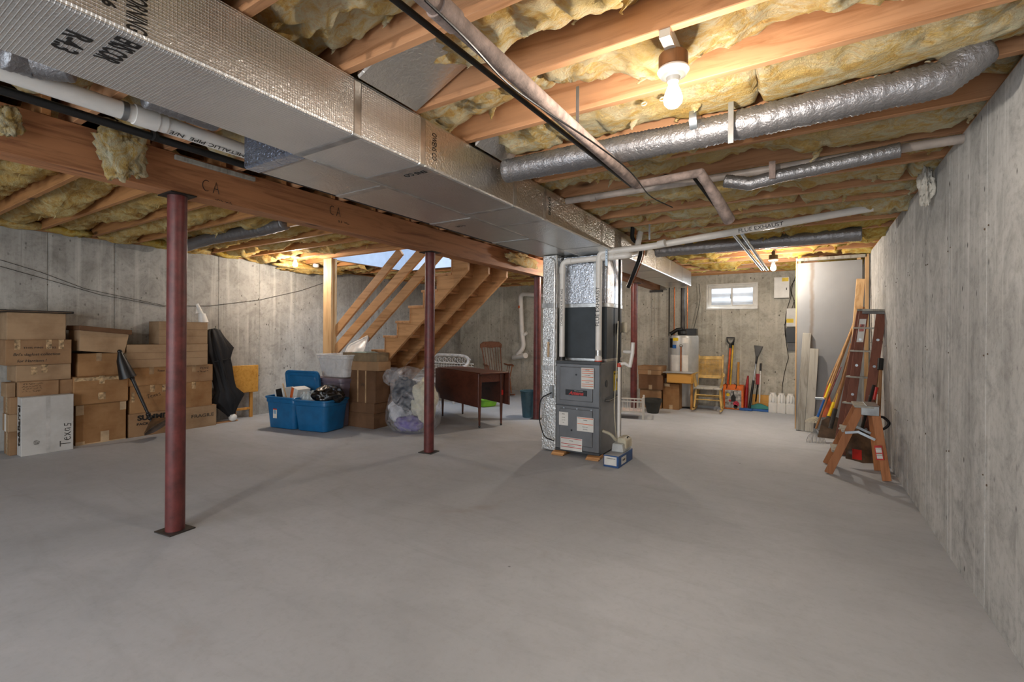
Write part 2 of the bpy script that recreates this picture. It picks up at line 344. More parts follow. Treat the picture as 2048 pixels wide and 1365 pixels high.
def text(s, size, T, mat, parent, name='lettering', ex=.0006, sx=1.0, label=None, align='CENTER', shear=0, bold=0):
    """flat print: T places the lettering, local x along the line, local y up, local z out of the surface"""
    cu = bpy.data.curves.new(name, 'FONT'); cu.body = s; cu.size = size; cu.extrude = ex; cu.align_x = align; cu.align_y = 'CENTER'; cu.shear = shear; cu.offset = bold; cu.resolution_u = 3
    tmp = bpy.data.objects.new('tmp', cu); COL.objects.link(tmp); me = bpy.data.meshes.new_from_object(tmp); bpy.data.objects.remove(tmp); bpy.data.curves.remove(cu)
    me.name = name; base = Vector(OFF.get(parent.name, (0, 0, 0))); me.transform(Matrix.Translation(-base) @ T @ Matrix.Diagonal((sx, 1, 1, 1)))
    o = bpy.data.objects.new(name, me); me.materials.clear(); me.materials.append(mat); COL.objects.link(o); o.parent = parent; OFF[o.name] = base
    if label: o['label'] = label
    return o
def frame(o, x, y):
    x = Vector(x).normalized(); y = Vector(y).normalized(); z = x.cross(y); m = Matrix((x, y, z)).transposed().to_4x4(); m.translation = o; return m
def duptree(root, loc, label, group, rz=None):
    r = root.copy(); COL.objects.link(r); r.location = loc; r['label'] = label; r['group'] = group
    if rz is not None: r.rotation_euler[2] = rz
    for ch in list(root.children):
        c = ch.copy(); COL.objects.link(c); c.parent = r
        for g in list(ch.children):
            e = g.copy(); COL.objects.link(e); e.parent = c
    return r
# ------------------------------------------------------------------ the setting
XR, XL, YF, YN, ZW, ZJ = 0.74, -7.35, 9.35, -3.6, 2.43, 2.45
JH = .235; ZT = ZJ+JH
OPX0, OPX1, OPY0, OPY1 = -6.24, -3.64, 4.66, 6.28      # stairwell opening
struct(MB().box(XL-.3, XR+.3, YN-.3, YF+.3, -.12, 0).build('floor', M_FLOOR))
# poured walls: form-board seams are real shallow joints, tie holes real studs
def poured(name, mat, axis, face, a0, a1, seams, inward, hole=None, thick=.25, zt=ZW):
    m = MB(); ed = [a0]+[s for s in seams if a0 < s < a1]+[a1]; g = .0035
    out = face-inward*thick
    def blk(p, q, z0, z1, f=face):
        if axis == 'y': m.box(out, f, p, q, z0, z1)
        else: m.box(p, q, out, f, z0, z1)
    for p, q in zip(ed, ed[1:]):
        if hole and q > hole[0] and p < hole[1]:
            c0, c1 = max(p, hole[0]), min(q, hole[1])
            blk(p+g, q-g, 0, hole[2]); blk(p+g, q-g, hole[3], zt)
            if p < hole[0]: blk(p+g, hole[0], hole[2], hole[3])
            if q > hole[1]: blk(hole[1], q-g, hole[2], hole[3])
        else: blk(p+g, q-g, 0, zt)
    w = struct(m.build(name, mat, bevel=.002)); 
    b = MB()
    f2 = face-inward*.006
    def blk2(p, q, z0, z1):
        if axis == 'y': b.box(out, f2, p, q, z0, z1)
        else: b.box(p, q, out, f2, z0, z1)
    if hole: blk2(a0, hole[0], 0, zt); blk2(hole[1], a1, 0, zt); blk2(hole[0], hole[1], 0, hole[2]); blk2(hole[0], hole[1], hole[3], zt)
    else: blk2(a0, a1, 0, zt)
    b.build('joint_backing', mat, w)
    t = MB(); rr = random.Random(3)
    for s in ed[1:-1]:
        for z in (.62, 1.22, 1.83):
            for q in (-.028, .028) if rr.random() < .6 else (0,):
                zz = z+rr.uniform(-.02, .02)
                if hole and hole[0]-.05 < s < hole[1]+.05 and hole[2]-.05 < zz: continue
                rad = rr.uniform(.004, .009)
                if axis == 'y': t.tube([(face-inward*.002, s+q, zz), (face+inward*.0035, s+q, zz)], [rad, rad*.6], 8)
                else: t.tube([(s+q, face-inward*.002, zz), (s+q, face+inward*.0035, zz)], [rad, rad*.6], 8)
    t.build('tie_ends', plain('rusty_tie', '5b4c3c', rough=.9), w)['kind'] = 'stuff'
    return w
sy = P(230, 480, 0, XL)[1]
wl = poured('wall_left', M_WALLL, 'y', XL, YN, YF+.25, [sy+.615*k for k in range(-10, 16)], 1)
wr = poured('wall_right', M_WALLR, 'y', XR, YN, YF+.25, [3.12+.64*k+(.02 if k % 2 else -.02) for k in range(-10, 10)], -1)
wf = poured('wall_far', M_WALLF, 'x', YF, XL, XR, [P(1443, 650, 1, YF)[0]+.61*k for k in range(-10, 5)], -1, hole=(-1.52, -.72, 1.81, 2.235))
struct(MB().box(XL, XR, YN-.25, YN, 0, ZW).build('wall_near', M_WALLL))
# window_1: white vinyl slider with a corrugated light well behind
WX0, WX1, WZ0, WZ1 = -1.52, -.72, 1.81, 2.235
w1 = struct(MB().box(WX0, WX1, YF+.02, YF+.06, WZ0, WZ0+.035).box(WX0, WX1, YF+.02, YF+.06, WZ1-.035, WZ1).box(WX0, WX0+.035, YF+.02, YF+.06, WZ0+.035, WZ1-.035).box(WX1-.035, WX1, YF+.02, YF+.06, WZ0+.035, WZ1-.035).build('window_1', M_WHITE, bevel=.003))
MB().box(WX0-.025, WX1+.025, YF-.012, YF+.02, WZ1-.002, WZ1+.022).box(WX0-.025, WX1+.025, YF-.03, YF+.02, WZ0-.022, WZ0+.002).box(WX0-.025, WX0+.001, YF-.012, YF+.02, WZ0+.002, WZ1-.002).box(WX1-.001, WX1+.025, YF-.012, YF+.02, WZ0+.002, WZ1-.002).build('window_trim', M_WHITE, w1)
xm = (WX0+WX1)/2
def sash(x0, x1, y):
    s = MB(); z0, z1 = WZ0+.035, WZ1-.035
    s.box(x0, x0+.028, y, y+.02, z0+.026, z1-.026).box(x1-.028, x1, y, y+.02, z0+.026, z1-.026).box(x0, x1, y, y+.02, z0, z0+.026).box(x0, x1, y, y+.02, z1-.026, z1)
    o = s.build('sash', M_WHITE, w1, bevel=.002)
    g = nmat('clear_pane') if 'pane' not in MATS else None
    if g: 
        m, nt, b = g; b.inputs['Roughness'].default_value = .05; b.inputs['Alpha'].default_value = .12; b.inputs['Base Color'].default_value = (.85, .93, 1, 1); MATS['pane'] = m
    MB().box(x0+.02, x1-.02, y+.008, y+.012, z0+.02, z1-.02).build('pane', MATS['pane'], o)
sash(WX0+.03, xm+.015, YF+.022); sash(xm-.012, WX1-.03, YF+.04)
MB().box(xm-.022, xm-.010, YF+.008, YF+.022, 1.98, 2.06).build('latch', M_GALV, w1, bevel=.002)
# light well outside: corrugated sheet catching the sky
cw = MB(); n = 44
for i in range(n):
    z0, z1 = 1.5+i*.03, 1.53+i*.03; y0, y1 = YF+.62+.006*math.sin(i*1.1), YF+.62+.006*math.sin((i+1)*1.1)
    cw.add([(-2.1, y0, z0), (-.1, y0, z0), (-.1, y1, z1), (-2.1, y1, z1)], [(0, 1, 2, 3)])
wellm = plain('white_well', 'f2f5f8', rough=.7, vary=.02)
cw.build('light_well', wellm, w1, smooth=True)
lamp('sky_over_well', (-1.12, YF+.33, 2.9), 30, (.82, .91, 1), kind='AREA', size=(1.6, .5), aim=(-1.12, YF+.45, 1.9))
# ceiling: subfloor sheet with the stair opening, joists, rim and sills
c = MB(); c.box(XL-.25, XR+.25, YN-.25, OPY0, ZT, ZT+.02).box(XL-.25, XR+.25, OPY1, YF+.25, ZT, ZT+.02).box(XL-.25, OPX0, OPY0, OPY1, ZT, ZT+.02).box(OPX1, XR+.25, OPY0, OPY1, ZT, ZT+.02)
ceil = struct(c.build('ceiling', M_PLY))
JR = [.93+.4375*k for k in range(-10, 20)]; JL = [1.70+.4475*k for k in range(-11, 18)]
JR = [y for y in JR if YN < y < YF]; JL = [y for y in JL if YN < y < YF]
for y in JR: MB().box(-3.66, XR+.2, y-.02, y+.02, ZJ, ZT-.001).build('joist', M_JX, ceil, bevel=.003)
M_JL = wood('pine_joist_left', 'b98352', '8d5b31', 'x')
for y in JL:
    if OPY0-.04 < y < OPY1+.04: MB().box(XL-.2, OPX0-.04, y-.02, y+.02, ZJ, ZT-.001).build('joist', M_JL, ceil, bevel=.003)
    else: MB().box(XL-.2, -3.42, y-.02, y+.02, ZJ, ZT-.001).build('joist', M_JL, ceil, bevel=.003)
for y0 in (OPY0-.08, OPY1): MB().box(OPX0-.08, -3.5, y0, y0+.08, ZJ, ZT-.001).build('stair_header', M_PINEX, ceil, bevel=.003)
MB().box(OPX0-.08, OPX0, OPY0, OPY1, ZJ, ZT-.001).build('stair_trimmer', M_PINEY, ceil, bevel=.003)
for x0 in (XL-.15, XR+.01): MB().box(x0, x0+.14, YN, YF, ZW, ZJ-.001).build('sill_plate', M_PINEY, ceil)
MB().box(XL-.2, XL-.16, YN, YF, ZJ, ZT).build('rim_joist', M_PINEY, ceil); MB().box(XR+.21, XR+.25, YN, YF, ZJ, ZT).build('rim_joist', M_PINEY, ceil)
MB().box(XL, XR, YF+.01, YF+.15, ZW, ZT).build('rim_joist', M_PINEX, ceil)
# upstairs hall walls seen through the stair opening
s = MB()
s.box(OPX0, OPX1, OPY1-.012, OPY1+.05, ZJ, 4.4).box(OPX0-.02, OPX0+.012, OPY0, OPY1, ZJ, 4.4).box(OPX1-.012, OPX1+.02, OPY0, OPY1, ZJ, 4.4).box(OPX0, OPX1, OPY0-.02, OPY0+.010, ZJ+.004, 4.4).box(OPX0-.02, OPX1+.02, OPY0-.02, OPY1+.05, 4.4, 4.46)
o = s.build('wall_upstairs', M_UP); struct(o)
# girder and its steel columns
g = MB().box(-3.575, -3.415, YN, YF+.12, 2.197, ZJ-.004).build('girder', M_BEAMY, bevel=.003)
tag(g, 'long built-up timber girder carried on the dark red steel columns', 'beam')
g2 = MB().box(-2.55, -2.40, 5.55, YF+.12, 2.197, ZJ-.004).build('girder', M_BEAMY, bevel=.003); tag(g2, 'short timber girder beyond the furnace, pocketed into the far wall beside the main duct', 'beam')
MB().box(-2.60, -2.34, YF-.02, YF+.1, 2.15, 2.194).build('bearing_pad', M_IRON, g2)
def hand(strokes, o, x, y, size, parent, r=.0022, mat=None, name='handwriting'):
    m = MB(); x = Vector(x).normalized(); y = Vector(y).normalized(); o = Vector(o)
    for st in strokes: m.tube([o+x*a*size+y*b*size for a, b in st], r, 5)
    return m.build(name, mat or M_INK, parent)
def squig(n, rr, w=1.0):
    out = []; x = 0
    for i in range(n):
        st = []; 
        for k in range(rr.randint(3, 6)): st.append((x+k*.11+rr.uniform(-.04, .04), rr.uniform(0, .45)))
        out.append(st); x += .62*w
    return out
C_ = [[(.45+.33*math.cos(a), .5+.48*math.sin(a)) for a in [1.0+i*.35 for i in range(13)]]]; A_ = [[(1.0, 0), (1.25, 1), (1.5, 0)], [(1.08, .38), (1.42, .38)]]
for px, py, sz in ((402, 380, .075), (658, 428, .075)):
    q = P(px, py, 0, -3.415); hand(C_+A_, q+Vector((.001, 0, 0)), (0, 1, 0), (0, 0, 1), sz, g)
    hand(squig(4, random.Random(px)), q+Vector((.001, .09, -.055)), (0, 1, 0), (0, 0, 1), .05, g, r=.0015)
D_COL = ['dark red steel column nearest the camera, left of the girder ink marks', 'dark red steel column in front of the wooden stair', 'dark red steel column beside the furnace, behind the drop-leaf table', 'dark red steel column behind the furnace, by the white doll bed']
for k, (xc, yc) in enumerate(((-3.49, 1.45), (-3.49, 3.90), (-3.49, 6.35), (-2.475, 7.95))):
    t = thing('steel_column', D_COL[k], 'column', (xc, yc, 0), 'steel columns under the girders')
    MB().tube([(xc, yc, .008), (xc, yc, 2.188)], .055, 28).build('post', M_RED, t, smooth=True)
    MB(TR((xc, yc, 0), .12)).box(-.085, .085, -.08, .08, 0, .008).build('base_plate', M_DARKST, t, bevel=.001)
    MB().box(xc-.095, xc+.095, yc-.075, yc+.075, 2.188, 2.196).build('top_plate', M_IRON, t, bevel=.001)
    if k == 0: MB().box(xc-.055, xc-.045, yc-.03, yc-.012, .01, .09).build('anchor_strap', M_FTAPE, t)
    if k == 2: pass
# ------------------------------------------------------------------ fibreglass batts
def batt(x0, x1, ya, yb, seed, mat, res, droop=.06, zmin=None, holes=(), low=0):
    nx = max(8, int((x1-x0)/res)); nu = 26 if res < .03 else 14
    v = []; f = []
    for i in range(nx+1):
        x = x0+(x1-x0)*i/nx
        env = .5+.9*noise.noise(Vector((x*1.1, seed*3.1, 0))); brk = abs((((x+.05*noise.noise(Vector((x*2, seed, 1))))*(.55+.2*((seed*7) % 3))+seed*.37) % 1.0)-.5)*2; brk = max(0, (brk-.955)/.045)*(.35+.65*((seed*5) % 4)/3)
        gap = 0
        for (hx, hw) in holes: gap = max(gap, max(0, 1-abs(x-hx)/hw))
        e0 = ZT-.06-.03*noise.noise(Vector((x*2.2, seed, 5)))      # edge height on far joist
        e1 = ZT-.085-.085*noise.noise(Vector((x*1.3, seed*1.7, 9)))-.045*noise.noise(Vector((x*4.5, seed, 2)))-.02*noise.noise(Vector((x*15, seed, 2)))
        for j in range(nu+1):
            u = j/nu; pr = math.sin(PI*min(1, max(0, u)))**.62
            y = ya+(yb-ya)*u
            base = e0*(1-u)+e1*u-low
            p = Vector((x*2.2, y*3.0+seed*7, seed))
            n1 = noise.noise(p); n2 = 1-abs(noise.noise(p*2.1+Vector((3, 1, 7))))*2; n3 = 1-abs(noise.noise(Vector((x*9, y*13, seed*2))))*2; n4 = noise.noise(Vector((x*24, y*30, seed)))
            z = base-pr*(droop*(.4+1.3*env)+.075*n1+.050*n2+.026*n3+.010*n4)*(1-.7*brk)
            yo = y+pr*.035*noise.noise(Vector((x*4, u*3, seed+4)))+(.02*noise.noise(Vector((x*13, u*9, seed+4))) if 0<j<nu else 0)
            if u > .95: z = base-.012*n4
            if j == 0: z = ZT-.01
            if j == nu: z = ZT-.01; 
            if zmin is not None and 0 < j < nu: z = max(z, zmin(x)+.006*n4)
            v.append((x, min(max(yo, ya), yb), min(z, ZT-.008)))
    w = nu+1
    for i in range(nx):
        for j in range(nu): f.append((i*w+j, i*w+j+1, (i+1)*w+j+1, (i+1)*w+j))
    m = MB(); m.add(v, f)
    rr = random.Random(seed)
    for k in range(int((x1-x0)*(3 if res < .03 else 1.4))):     # torn tufts and flaps
        cx_ = rr.uniform(x0+.05, x1-.05); i = min(nx, int((cx_-x0)/(x1-x0)*nx)); j = rr.choice([nu//2, nu*3//4, nu-3, nu-2]); b = Vector(v[i*w+j])+Vector((0, 0, .012))
        L = rr.uniform(.03, .09); wd_ = rr.uniform(.02, .06); dirx = rr.uniform(-1, 1)*.4
        rows = []; seg = 6
        for a in range(seg+1):
            t = a/seg; cc = b+Vector((dirx*L*t+.02*noise.noise(Vector((k, t*3, 1))), -.02*t, -L*t)); ww = wd_*(1-t**1.5)*.5+.003
            rows.append([cc+Vector((math.cos(q)*ww, math.sin(q)*ww*.4, 0))*(1+.5*noise.noise(Vector((k*3.3, t*5, q)))) for q in [2*PI*s_/8 for s_ in range(8)]])
        vs = [q for r in rows for q in r]; m.add(vs, [(a*8+s_, a*8+(s_+1) % 8, (a+1)*8+(s_+1) % 8, (a+1)*8+s_) for a in range(seg) for s_ in range(8)]+[tuple(range(seg*8, seg*8+8))])
    return m
ORD = ['first', 'second', 'third', 'fourth', 'fifth', 'sixth', 'seventh', 'eighth', 'ninth', 'tenth', 'eleventh', 'twelfth', 'thirteenth', 'fourteenth', 'fifteenth', 'sixteenth', 'seventeenth', 'eighteenth', 'nineteenth', 'twentieth']
ib = JR.index(min(JR, key=lambda y: abs(y-1.805)))
for k in range(len(JR)-1):
    ya, yb = JR[k]+.021, JR[k+1]-.021
    if yb < -.6: continue
    d = k-ib
    lab = 'yellow fibreglass batt in the joist bay that holds the bare bulb' if d == 0 else ('yellow fibreglass batt sagging in the %s joist bay beyond the near bare bulb' % ORD[d-1] if d > 0 else 'yellow fibreglass batt in the %s joist bay nearer the camera than the near bulb' % ORD[-d-1])
    zb0 = 2.447 if d == 1 else (2.43 if d in (3, 5, 6) else 2.37)
    zm = lambda x, zb0=zb0, yb=yb: ZJ+.012 if x < -1.66 or (-1.32 < x < -.94 and yb < 3.65) else zb0
    mt = M_INS if ya < 5.6 else M_INSY
    m = batt(-3.3, XR+.15, ya, yb, k+1, mt, .02 if ya < 4.2 else .03, droop=.05 if d < 1 else .10, zmin=zm, low=0 if d < 1 else .018)
    o = m.build('insulation_batt', mt, smooth='all'); tag(o, lab, 'insulation', 'fibreglass batts right of the girder')
first = [y for y in JL if y > .3][0]; i0 = JL.index(first)
for k in range(i0, len(JL)-1):
    ya, yb = JL[k]+.021, JL[k+1]-.021
    lab = 'amber fibreglass batt left of the girder, %s joist bay from the camera end' % ORD[k-i0]
    x1 = -3.6
    if yb > OPY0 and ya < OPY1+.05: x1 = OPX0-.10
    if k == len(JL)-2: pass
    m = batt(XL-.1, x1, ya, yb, 60+k, M_INSL, .03 if ya < 4.6 else .045, droop=.06, low=.03)
    o = m.build('insulation_batt', M_INSL, smooth='all'); tag(o, lab, 'insulation', 'fibreglass batts left of the girder')
# insulation stuffed along the top of the left wall, and beside the stair opening
for k in range(12):
    ya = .4+k*.4475*1.0; rr = random.Random(k)
    if ya > 4.3: break
def wad(c, sx, sy, sz, seed, mat, name='insulation_scrap', n=14, amp=1.0):
    m = MB(); v = []; fs = []; c = Vector(c)
    for i in range(n+1):
        th = PI*i/n
        for j in range(2*n):
            ph = PI*j/n; d = Vector((math.sin(th)*math.cos(ph), math.sin(th)*math.sin(ph), math.cos(th)))
            r = 1+amp*(.45*noise.noise(d*1.8+Vector((seed, 0, 0)))+.28*(1-2*abs(noise.noise(d*4+Vector((0, seed, 0)))))+.1*noise.noise(d*11))
            v.append(c+Vector((d.x*sx, d.y*sy, d.z*sz))*r)
    w = 2*n; fs = [(i*w+j, i*w+(j+1) % w, (i+1)*w+(j+1) % w, (i+1)*w+j) for i in range(n) for j in range(w)]
    m.add(v, fs); return m.build(name, mat, smooth='all')
m = MB()
st = []
for k in range(11):
    y = .7+k*.4475*.98
    if y > 5.2: break
wads = [((-3.33, P(235, 275, 0, -3.40)[1], 2.34), .022, .085, .12, 'ragged fibreglass tuft hanging down the girder face left of the ink letters'),
        ((-3.36, P(10, 250, 0, -3.40)[1], 2.34), .018, .04, .055, 'ragged fibreglass tuft on the girder at the left edge of the photo'),
        ((-3.34, P(1040, 505, 0, -3.40)[1], 2.33), .03, .30, .07, 'fibreglass tuft hanging over the girder beside the foil return duct'),
        ((-7.2, 4.95, 2.42), .16, .55, .09, 'yellow fibreglass wad stuffed on the wall top behind the stair rails'),
        ((XR-.05, 4.15, 2.33), .03, .06, .09, 'white fluffy insulation wad stuck at the top of the right wall')]
for k, (c_, a, b_, d_, l) in enumerate(wads):
    o = wad(c_, a, b_, d_, k*5+1, amp=1.5, n=24, mat= plain('white_fluff', 'cfcabf', rough=1, bumpy=1, scale=12) if k == 4 else (M_INSL if k == 3 else M_INS)); tag(o, l, 'insulation')
# strip of batt ends poking out on the wall top, left
for k in range(i0, len(JL)-1):
    ya, yb = JL[k], JL[k+1]
    if ya > 4.4: continue
    o = wad((XL+.05, (ya+yb)/2, 2.475), .07, .19, .055, k+30, M_INSY if k % 2 else M_INSL, n=10); tag(o, 'amber fibreglass plug on the left wall top, %s joist bay from the camera end' % ORD[k-i0], 'insulation', 'fibreglass plugs along the left wall top')
# ------------------------------------------------------------------ ducts
DX0, DX1, DZ0, DZ1 = -2.15, -1.70, 2.18, 2.442
t = thing('supply_duct', 'long square foil-wrapped main duct running over the camera past the furnace to the far end', 'duct', (-1.92, 3, DZ0))
cuts = [YN+.1, 1.40, 1.86, 2.78, 3.25, 4.4, 5.6, 6.4, 7.2, 8.0, 8.75]
cuts[1] = P(715, 200, 0, DX1)[1]; cuts[2] = P(845, 290, 0, DX1)[1]; cuts[3] = P(1030, 370, 0, DX1)[1]; cuts[4] = P(1090, 410, 0, DX1)[1]
for a, b_ in zip(cuts, cuts[1:]):
    MB().box(DX0, DX1, a+.002, b_-.002, DZ0, DZ1).build('duct_section', M_FOIL if b_ < 2.2 else M_FOILP, t, bevel=.014, seg=2)
for k, y in enumerate(cuts[1:-1]):
    MB().box(DX0-.002, DX1+.0025, y-.028, y+.028, DZ0-.0025, DZ1-.004).build('seam_tape', M_FTAPE, t, bevel=.012, seg=2)
MB().box(DX0+.012, DX0+.035, 1.5, 5.2, DZ0-.004, DZ0).build('corner_bead', M_FTAPE, t)
# takeoffs panned up into the joist bays
for (ya, yb, xa, xb) in ((JR[ib-1]+.03, JR[ib]-.03, -1.69, -1.32), (JR[ib+1]+.03, JR[ib+2]-.03, -1.69, -1.50)):
    MB().prism([(xa, 2.43), (xb, 2.585), (xb, 2.66), (xa, 2.66)], ya, yb).build('takeoff_boot', M_FOILP, t, bevel=.008)
# printed facing: maker's wrap print running round the lower corner
def duct_print(y, s, r):
    text(s, .085, frame((DX1+.0008, y, 2.32), (0, 0, -1), (0, 1, 0)), M_INK, t, sx=.9, bold=.002)
    text(r, .085, frame(((DX0+DX1)/2+.02, y-.12, DZ0-.0008), (-1, 0, 0), (0, 1, 0)), M_INK, t, sx=.9, bold=.002)
y1 = P(255, 60, 0, DX1)[1]
text('OWENS CORNING', .075, frame((DX1+.0010, y1+.02, 2.31), (0, 0, -1), (0, 1, 0)), M_INK, t, sx=.36, bold=.001)
text('4842 1116', .045, frame((DX1+.0010, y1-.045, 2.31), (0, 0, -1), (0, 1, 0)), M_INK, t, sx=.8, bold=.0012)
text('ENS COR', .085, frame((-1.83, y1+.015, DZ0-.0010), (-1, 0, 0), (0, 1, 0)), M_INK, t, sx=.55, bold=.002)
text('R-4.3', .085, frame((-1.90, y1-.075, DZ0-.0010), (-1, 0, 0), (0, 1, 0)), M_INK, t, sx=.85, bold=.002)
y2 = P(868, 320, 0, DX1)[1]
text('OWENS CO', .05, frame((DX1+.0010, y2, 2.31), (0, 0, -1), (0, 1, 0)), M_INK, t, sx=.55)
text('ENS CO', .05, frame((-1.82, y2-.02, DZ0-.0010), (-1, 0, 0), (0, 1, 0)), M_INK, t, sx=.9)
text('OWENS', .05, frame((DX1+.0010, P(1093, 430, 0, DX1)[1]+.05, 2.31), (0, 0, -1), (0, 1, 0)), M_INK, t, sx=.8)
# second run beside it (return)
RY0 = P(497, 333, 2, 2.19)[1]
t = thing('return_duct', 'foil-covered return duct alongside the girder, with a shiny capped near end', 'duct', (-2.37, 3, 2.19))
MB().box(-2.58, DX0-.006, RY0, RY0+.09, 2.185, DZ1).build('end_cap', foil('shiny_foil', 'aab6cc', quilt=False, crinkle=1, rough=.2), t, bevel=.01, label='crumpled shiny end cap')
for a, b_ in ((RY0+.09, 2.0), (2.0, 2.9), (2.9, 3.8), (3.8, 5.38)):
    MB().box(-2.58, DX0-.006, a+.002, b_-.002, 2.19, DZ1).build('duct_section', M_FOILP, t, bevel=.012, seg=2)
for y in (2.0, 2.9, 3.8): MB().box(-2.582, DX0-.008, y-.025, y+.025, 2.1875, DZ1-.01).build('seam_tape', M_FTAPE, t)
text('COR', .045, frame((-2.40, 3.05, 2.1868), (-1, 0, 0), (0, 1, 0)), M_INK, t)
# return drop down to the furnace base
RDX0, RDX1 = -2.50, -2.315
t = thing('return_drop', 'tall wrinkled foil return drop standing left of the furnace', 'duct', (-2.4, 4.95, 0))
MB().box(RDX0, RDX1, 4.66, 5.36, .015, .93).box(RDX0+.002, RDX1-.002, 4.662, 5.358, .93, 2.186).build('casing', M_FOILP, t, bevel=.008)
for z in (.905, 1.6): MB().box(RDX0-.003, RDX1+.003, 4.655, 5.365, z, z+.05).build('band_tape', M_FTAPE, t, bevel=.002)
MB().tube(elbowed([(-2.40, 4.65, 2.16), (-2.345, 4.645, 2.13), (-2.335, 4.64, 2.0), (-2.34, 4.64, .75)], .05), .006, 8).build('thermostat_conduit', M_FTAPE, t, smooth=True)
MB().box(-2.385, -2.345, 4.63, 4.66, .60, .74).build('switch_box', M_GALV, t, bevel=.003)
MB().tube(elbowed([(-2.36, 4.63, .66), (-2.47, 4.58, .60), (-2.50, 4.60, .35), (-2.42, 4.58, .17), (-2.31, 4.60, .14)], .1, 6), .007, 8).build('power_cord', M_BLACKP, t, smooth=True)
MB().box(-2.43, -2.405, 4.656, 4.659, 1.05, 1.22).build('tag', M_TAPEP, t)
text('ENS', .045, frame((-2.41, 4.6585, 1.22), (0, 0, 1), (-1, 0, 0)), M_INK, t, sx=.8)
# ------------------------------------------------------------------ furnace
FX0, FX1, FY0 = -2.295, -1.79, 4.605
FY1 = P(1243, 800, 0, FX1)[1]; FZ0 = .045; FZ1 = P(1200, 727, 1, FY0)[2]
t = thing('furnace', 'tall grey gas furnace cabinet with a red and black name badge, standing on wood blocks', 'furnace', ((FX0+FX1)/2, 5.0, 0))
MB().box(FX0, FX1, FY0+.03, FY1, FZ0, FZ1).build('cabinet', M_FURN, t, bevel=.004)
MB().box(FX0-.003, FX1+.003, FY0+.002, FY0+.032, FZ1-.02, FZ1+.012).build('edge_trim', M_FURND, t, bevel=.002); MB().box(FX0-.003, FX1+.003, FY0, FY0+.03, FZ0, FZ0+.025).build('edge_trim', M_FURND, t, bevel=.002)
zm = FZ0+(FZ1-FZ0)*.515
def door(z0, z1, nm):
    MB().box(FX0+.004, FX1-.004, FY0+.004, FY0+.03, z0, z1).build(nm, M_FURN, t, bevel=.004)
    MB().box(FX0+.05, FX1-.075, FY0-.010, FY0+.006, z0+.05, z1-.03).build(nm+'_embossing', M_FURN, t, bevel=.009, seg=3)
door(zm+.004, FZ1-.02, 'upper_door'); door(FZ0+.026, zm-.004, 'lower_door')
for x in (FX0+.10, (FX0+FX1)/2, FX1-.09):
    MB().tube([(x, FY0+.004, zm-.03), (x, FY0-.004, zm-.03)], .009, 10).build('screw', M_STEEL, t)
def sheet(parent, x0, x1, z0, z1, y, mat, nm='label', bars=(), bm=None):
    o = MB().box(x0, x1, y-.0012, y, z0, z1).build(nm, mat, parent)
    if bars:
        b = MB()
        for q in bars: zz = z0+(z1-z0)*q; b.box(x0+.006, x1-.006, y-.0020, y-.0011, zz-.003, zz+.003)
        b.build('warning_bars', bm, o)
    return o
def fp(px, py): q = P(px, py, 1, FY0-.011); return q.x, q.z
def labelpx(xa, ya, xb, yb, mat, bars=(), bm=None, txt=None):
    x0, z1 = fp(xa, ya); x1, z0 = fp(xb, yb)
    o = sheet(t, x0, x1, z0, z1, FY0-.0101, mat, 'warning_label', bars, bm)
    if txt:
        for i, (s, q, sz) in enumerate(txt): text(s, sz, frame(((x0+x1)/2, FY0-.0122, z0+(z1-z0)*q), (1, 0, 0), (0, 0, 1)), M_INKB, t, sx=.8)
LOR = 'IMPORTANT SAFETY NOTICE'
labelpx(1162.5, 736, 1187.5, 779, M_PAPER, (.12, .22, .38, .56, .74, .84, .94), M_ORANGE, [('WARNING', .9, .012), ('read before lighting', .65, .010), ('do not store', .30, .010)])
labelpx(1118, 823.5, 1136, 852, M_PAPER, (), None, [('MODEL', .85, .012), ('input 80000', .6, .009), ('output 74400', .4, .009), ('115 V', .2, .009)])
labelpx(1154, 834, 1187, 866, M_PAPER, (.93, .52), M_ORANGE, [('WARNING', .8, .012), ('keep door in place', .33, .010), ('while operating', .15, .010)])
labelpx(1121, 873.5, 1164, 905, M_PAPER, (.93, .5, .25), M_REDB, [('CAUTION', .75, .012), ('check venting before use', .37, .010)])
x0, z1 = fp(1131, 779); x1, z0 = fp(1174, 793.5)
bd = MB().box(x0, x1, FY0-.0145, FY0-.0101, z0, z1).build('name_badge', M_BLACKP, t, bevel=.002)
text('Amana', (z1-z0)*.86, frame(((x0+x1)/2, FY0-.0150, (z0+z1)/2-.006), (1, 0, 0), (0, 0, 1)), M_REDB, t, sx=1.15, shear=.35, bold=.0016)
text('HEATING & AIR CONDITIONING', .009, frame(((x0+x1)/2+.03, FY0-.0150, z1-.009), (1, 0, 0), (0, 0, 1)), M_PAPER, t, sx=.75)
for px, py in ((1152.5, 750), (1143, 861)):
    x, z = fp(px, py); MB().tube([(x, FY0-.006, z), (x, FY0-.0125, z)], .010, 14).build('sight_glass', M_BLACKP, t, smooth=True)
yy = P(1231, 760, 0, FX1)[1]; z_ = P(1231, 762, 0, FX1)[2]
MB().box(FX1, FX1+.0015, yy-.06, yy+.055, z_-.11, z_+.11).build('energy_label', M_YEL, t)
text('ENERGYGUIDE', .022, frame((FX1+.0022, yy, z_+.08), (0, 1, 0), (0, 0, 1)), M_INK, t, sx=.7)
yy = P(1213, 770, 0, FX1)[1]; z_ = P(1213, 768, 0, FX1)[2]
MB().tube([(FX1, yy, z_), (FX1+.004, yy, z_)], .038, 20).tube([(FX1+.003, yy, z_), (FX1+.006, yy, z_)], .030, 20).build('knockout', M_FURND, t, smooth=True)
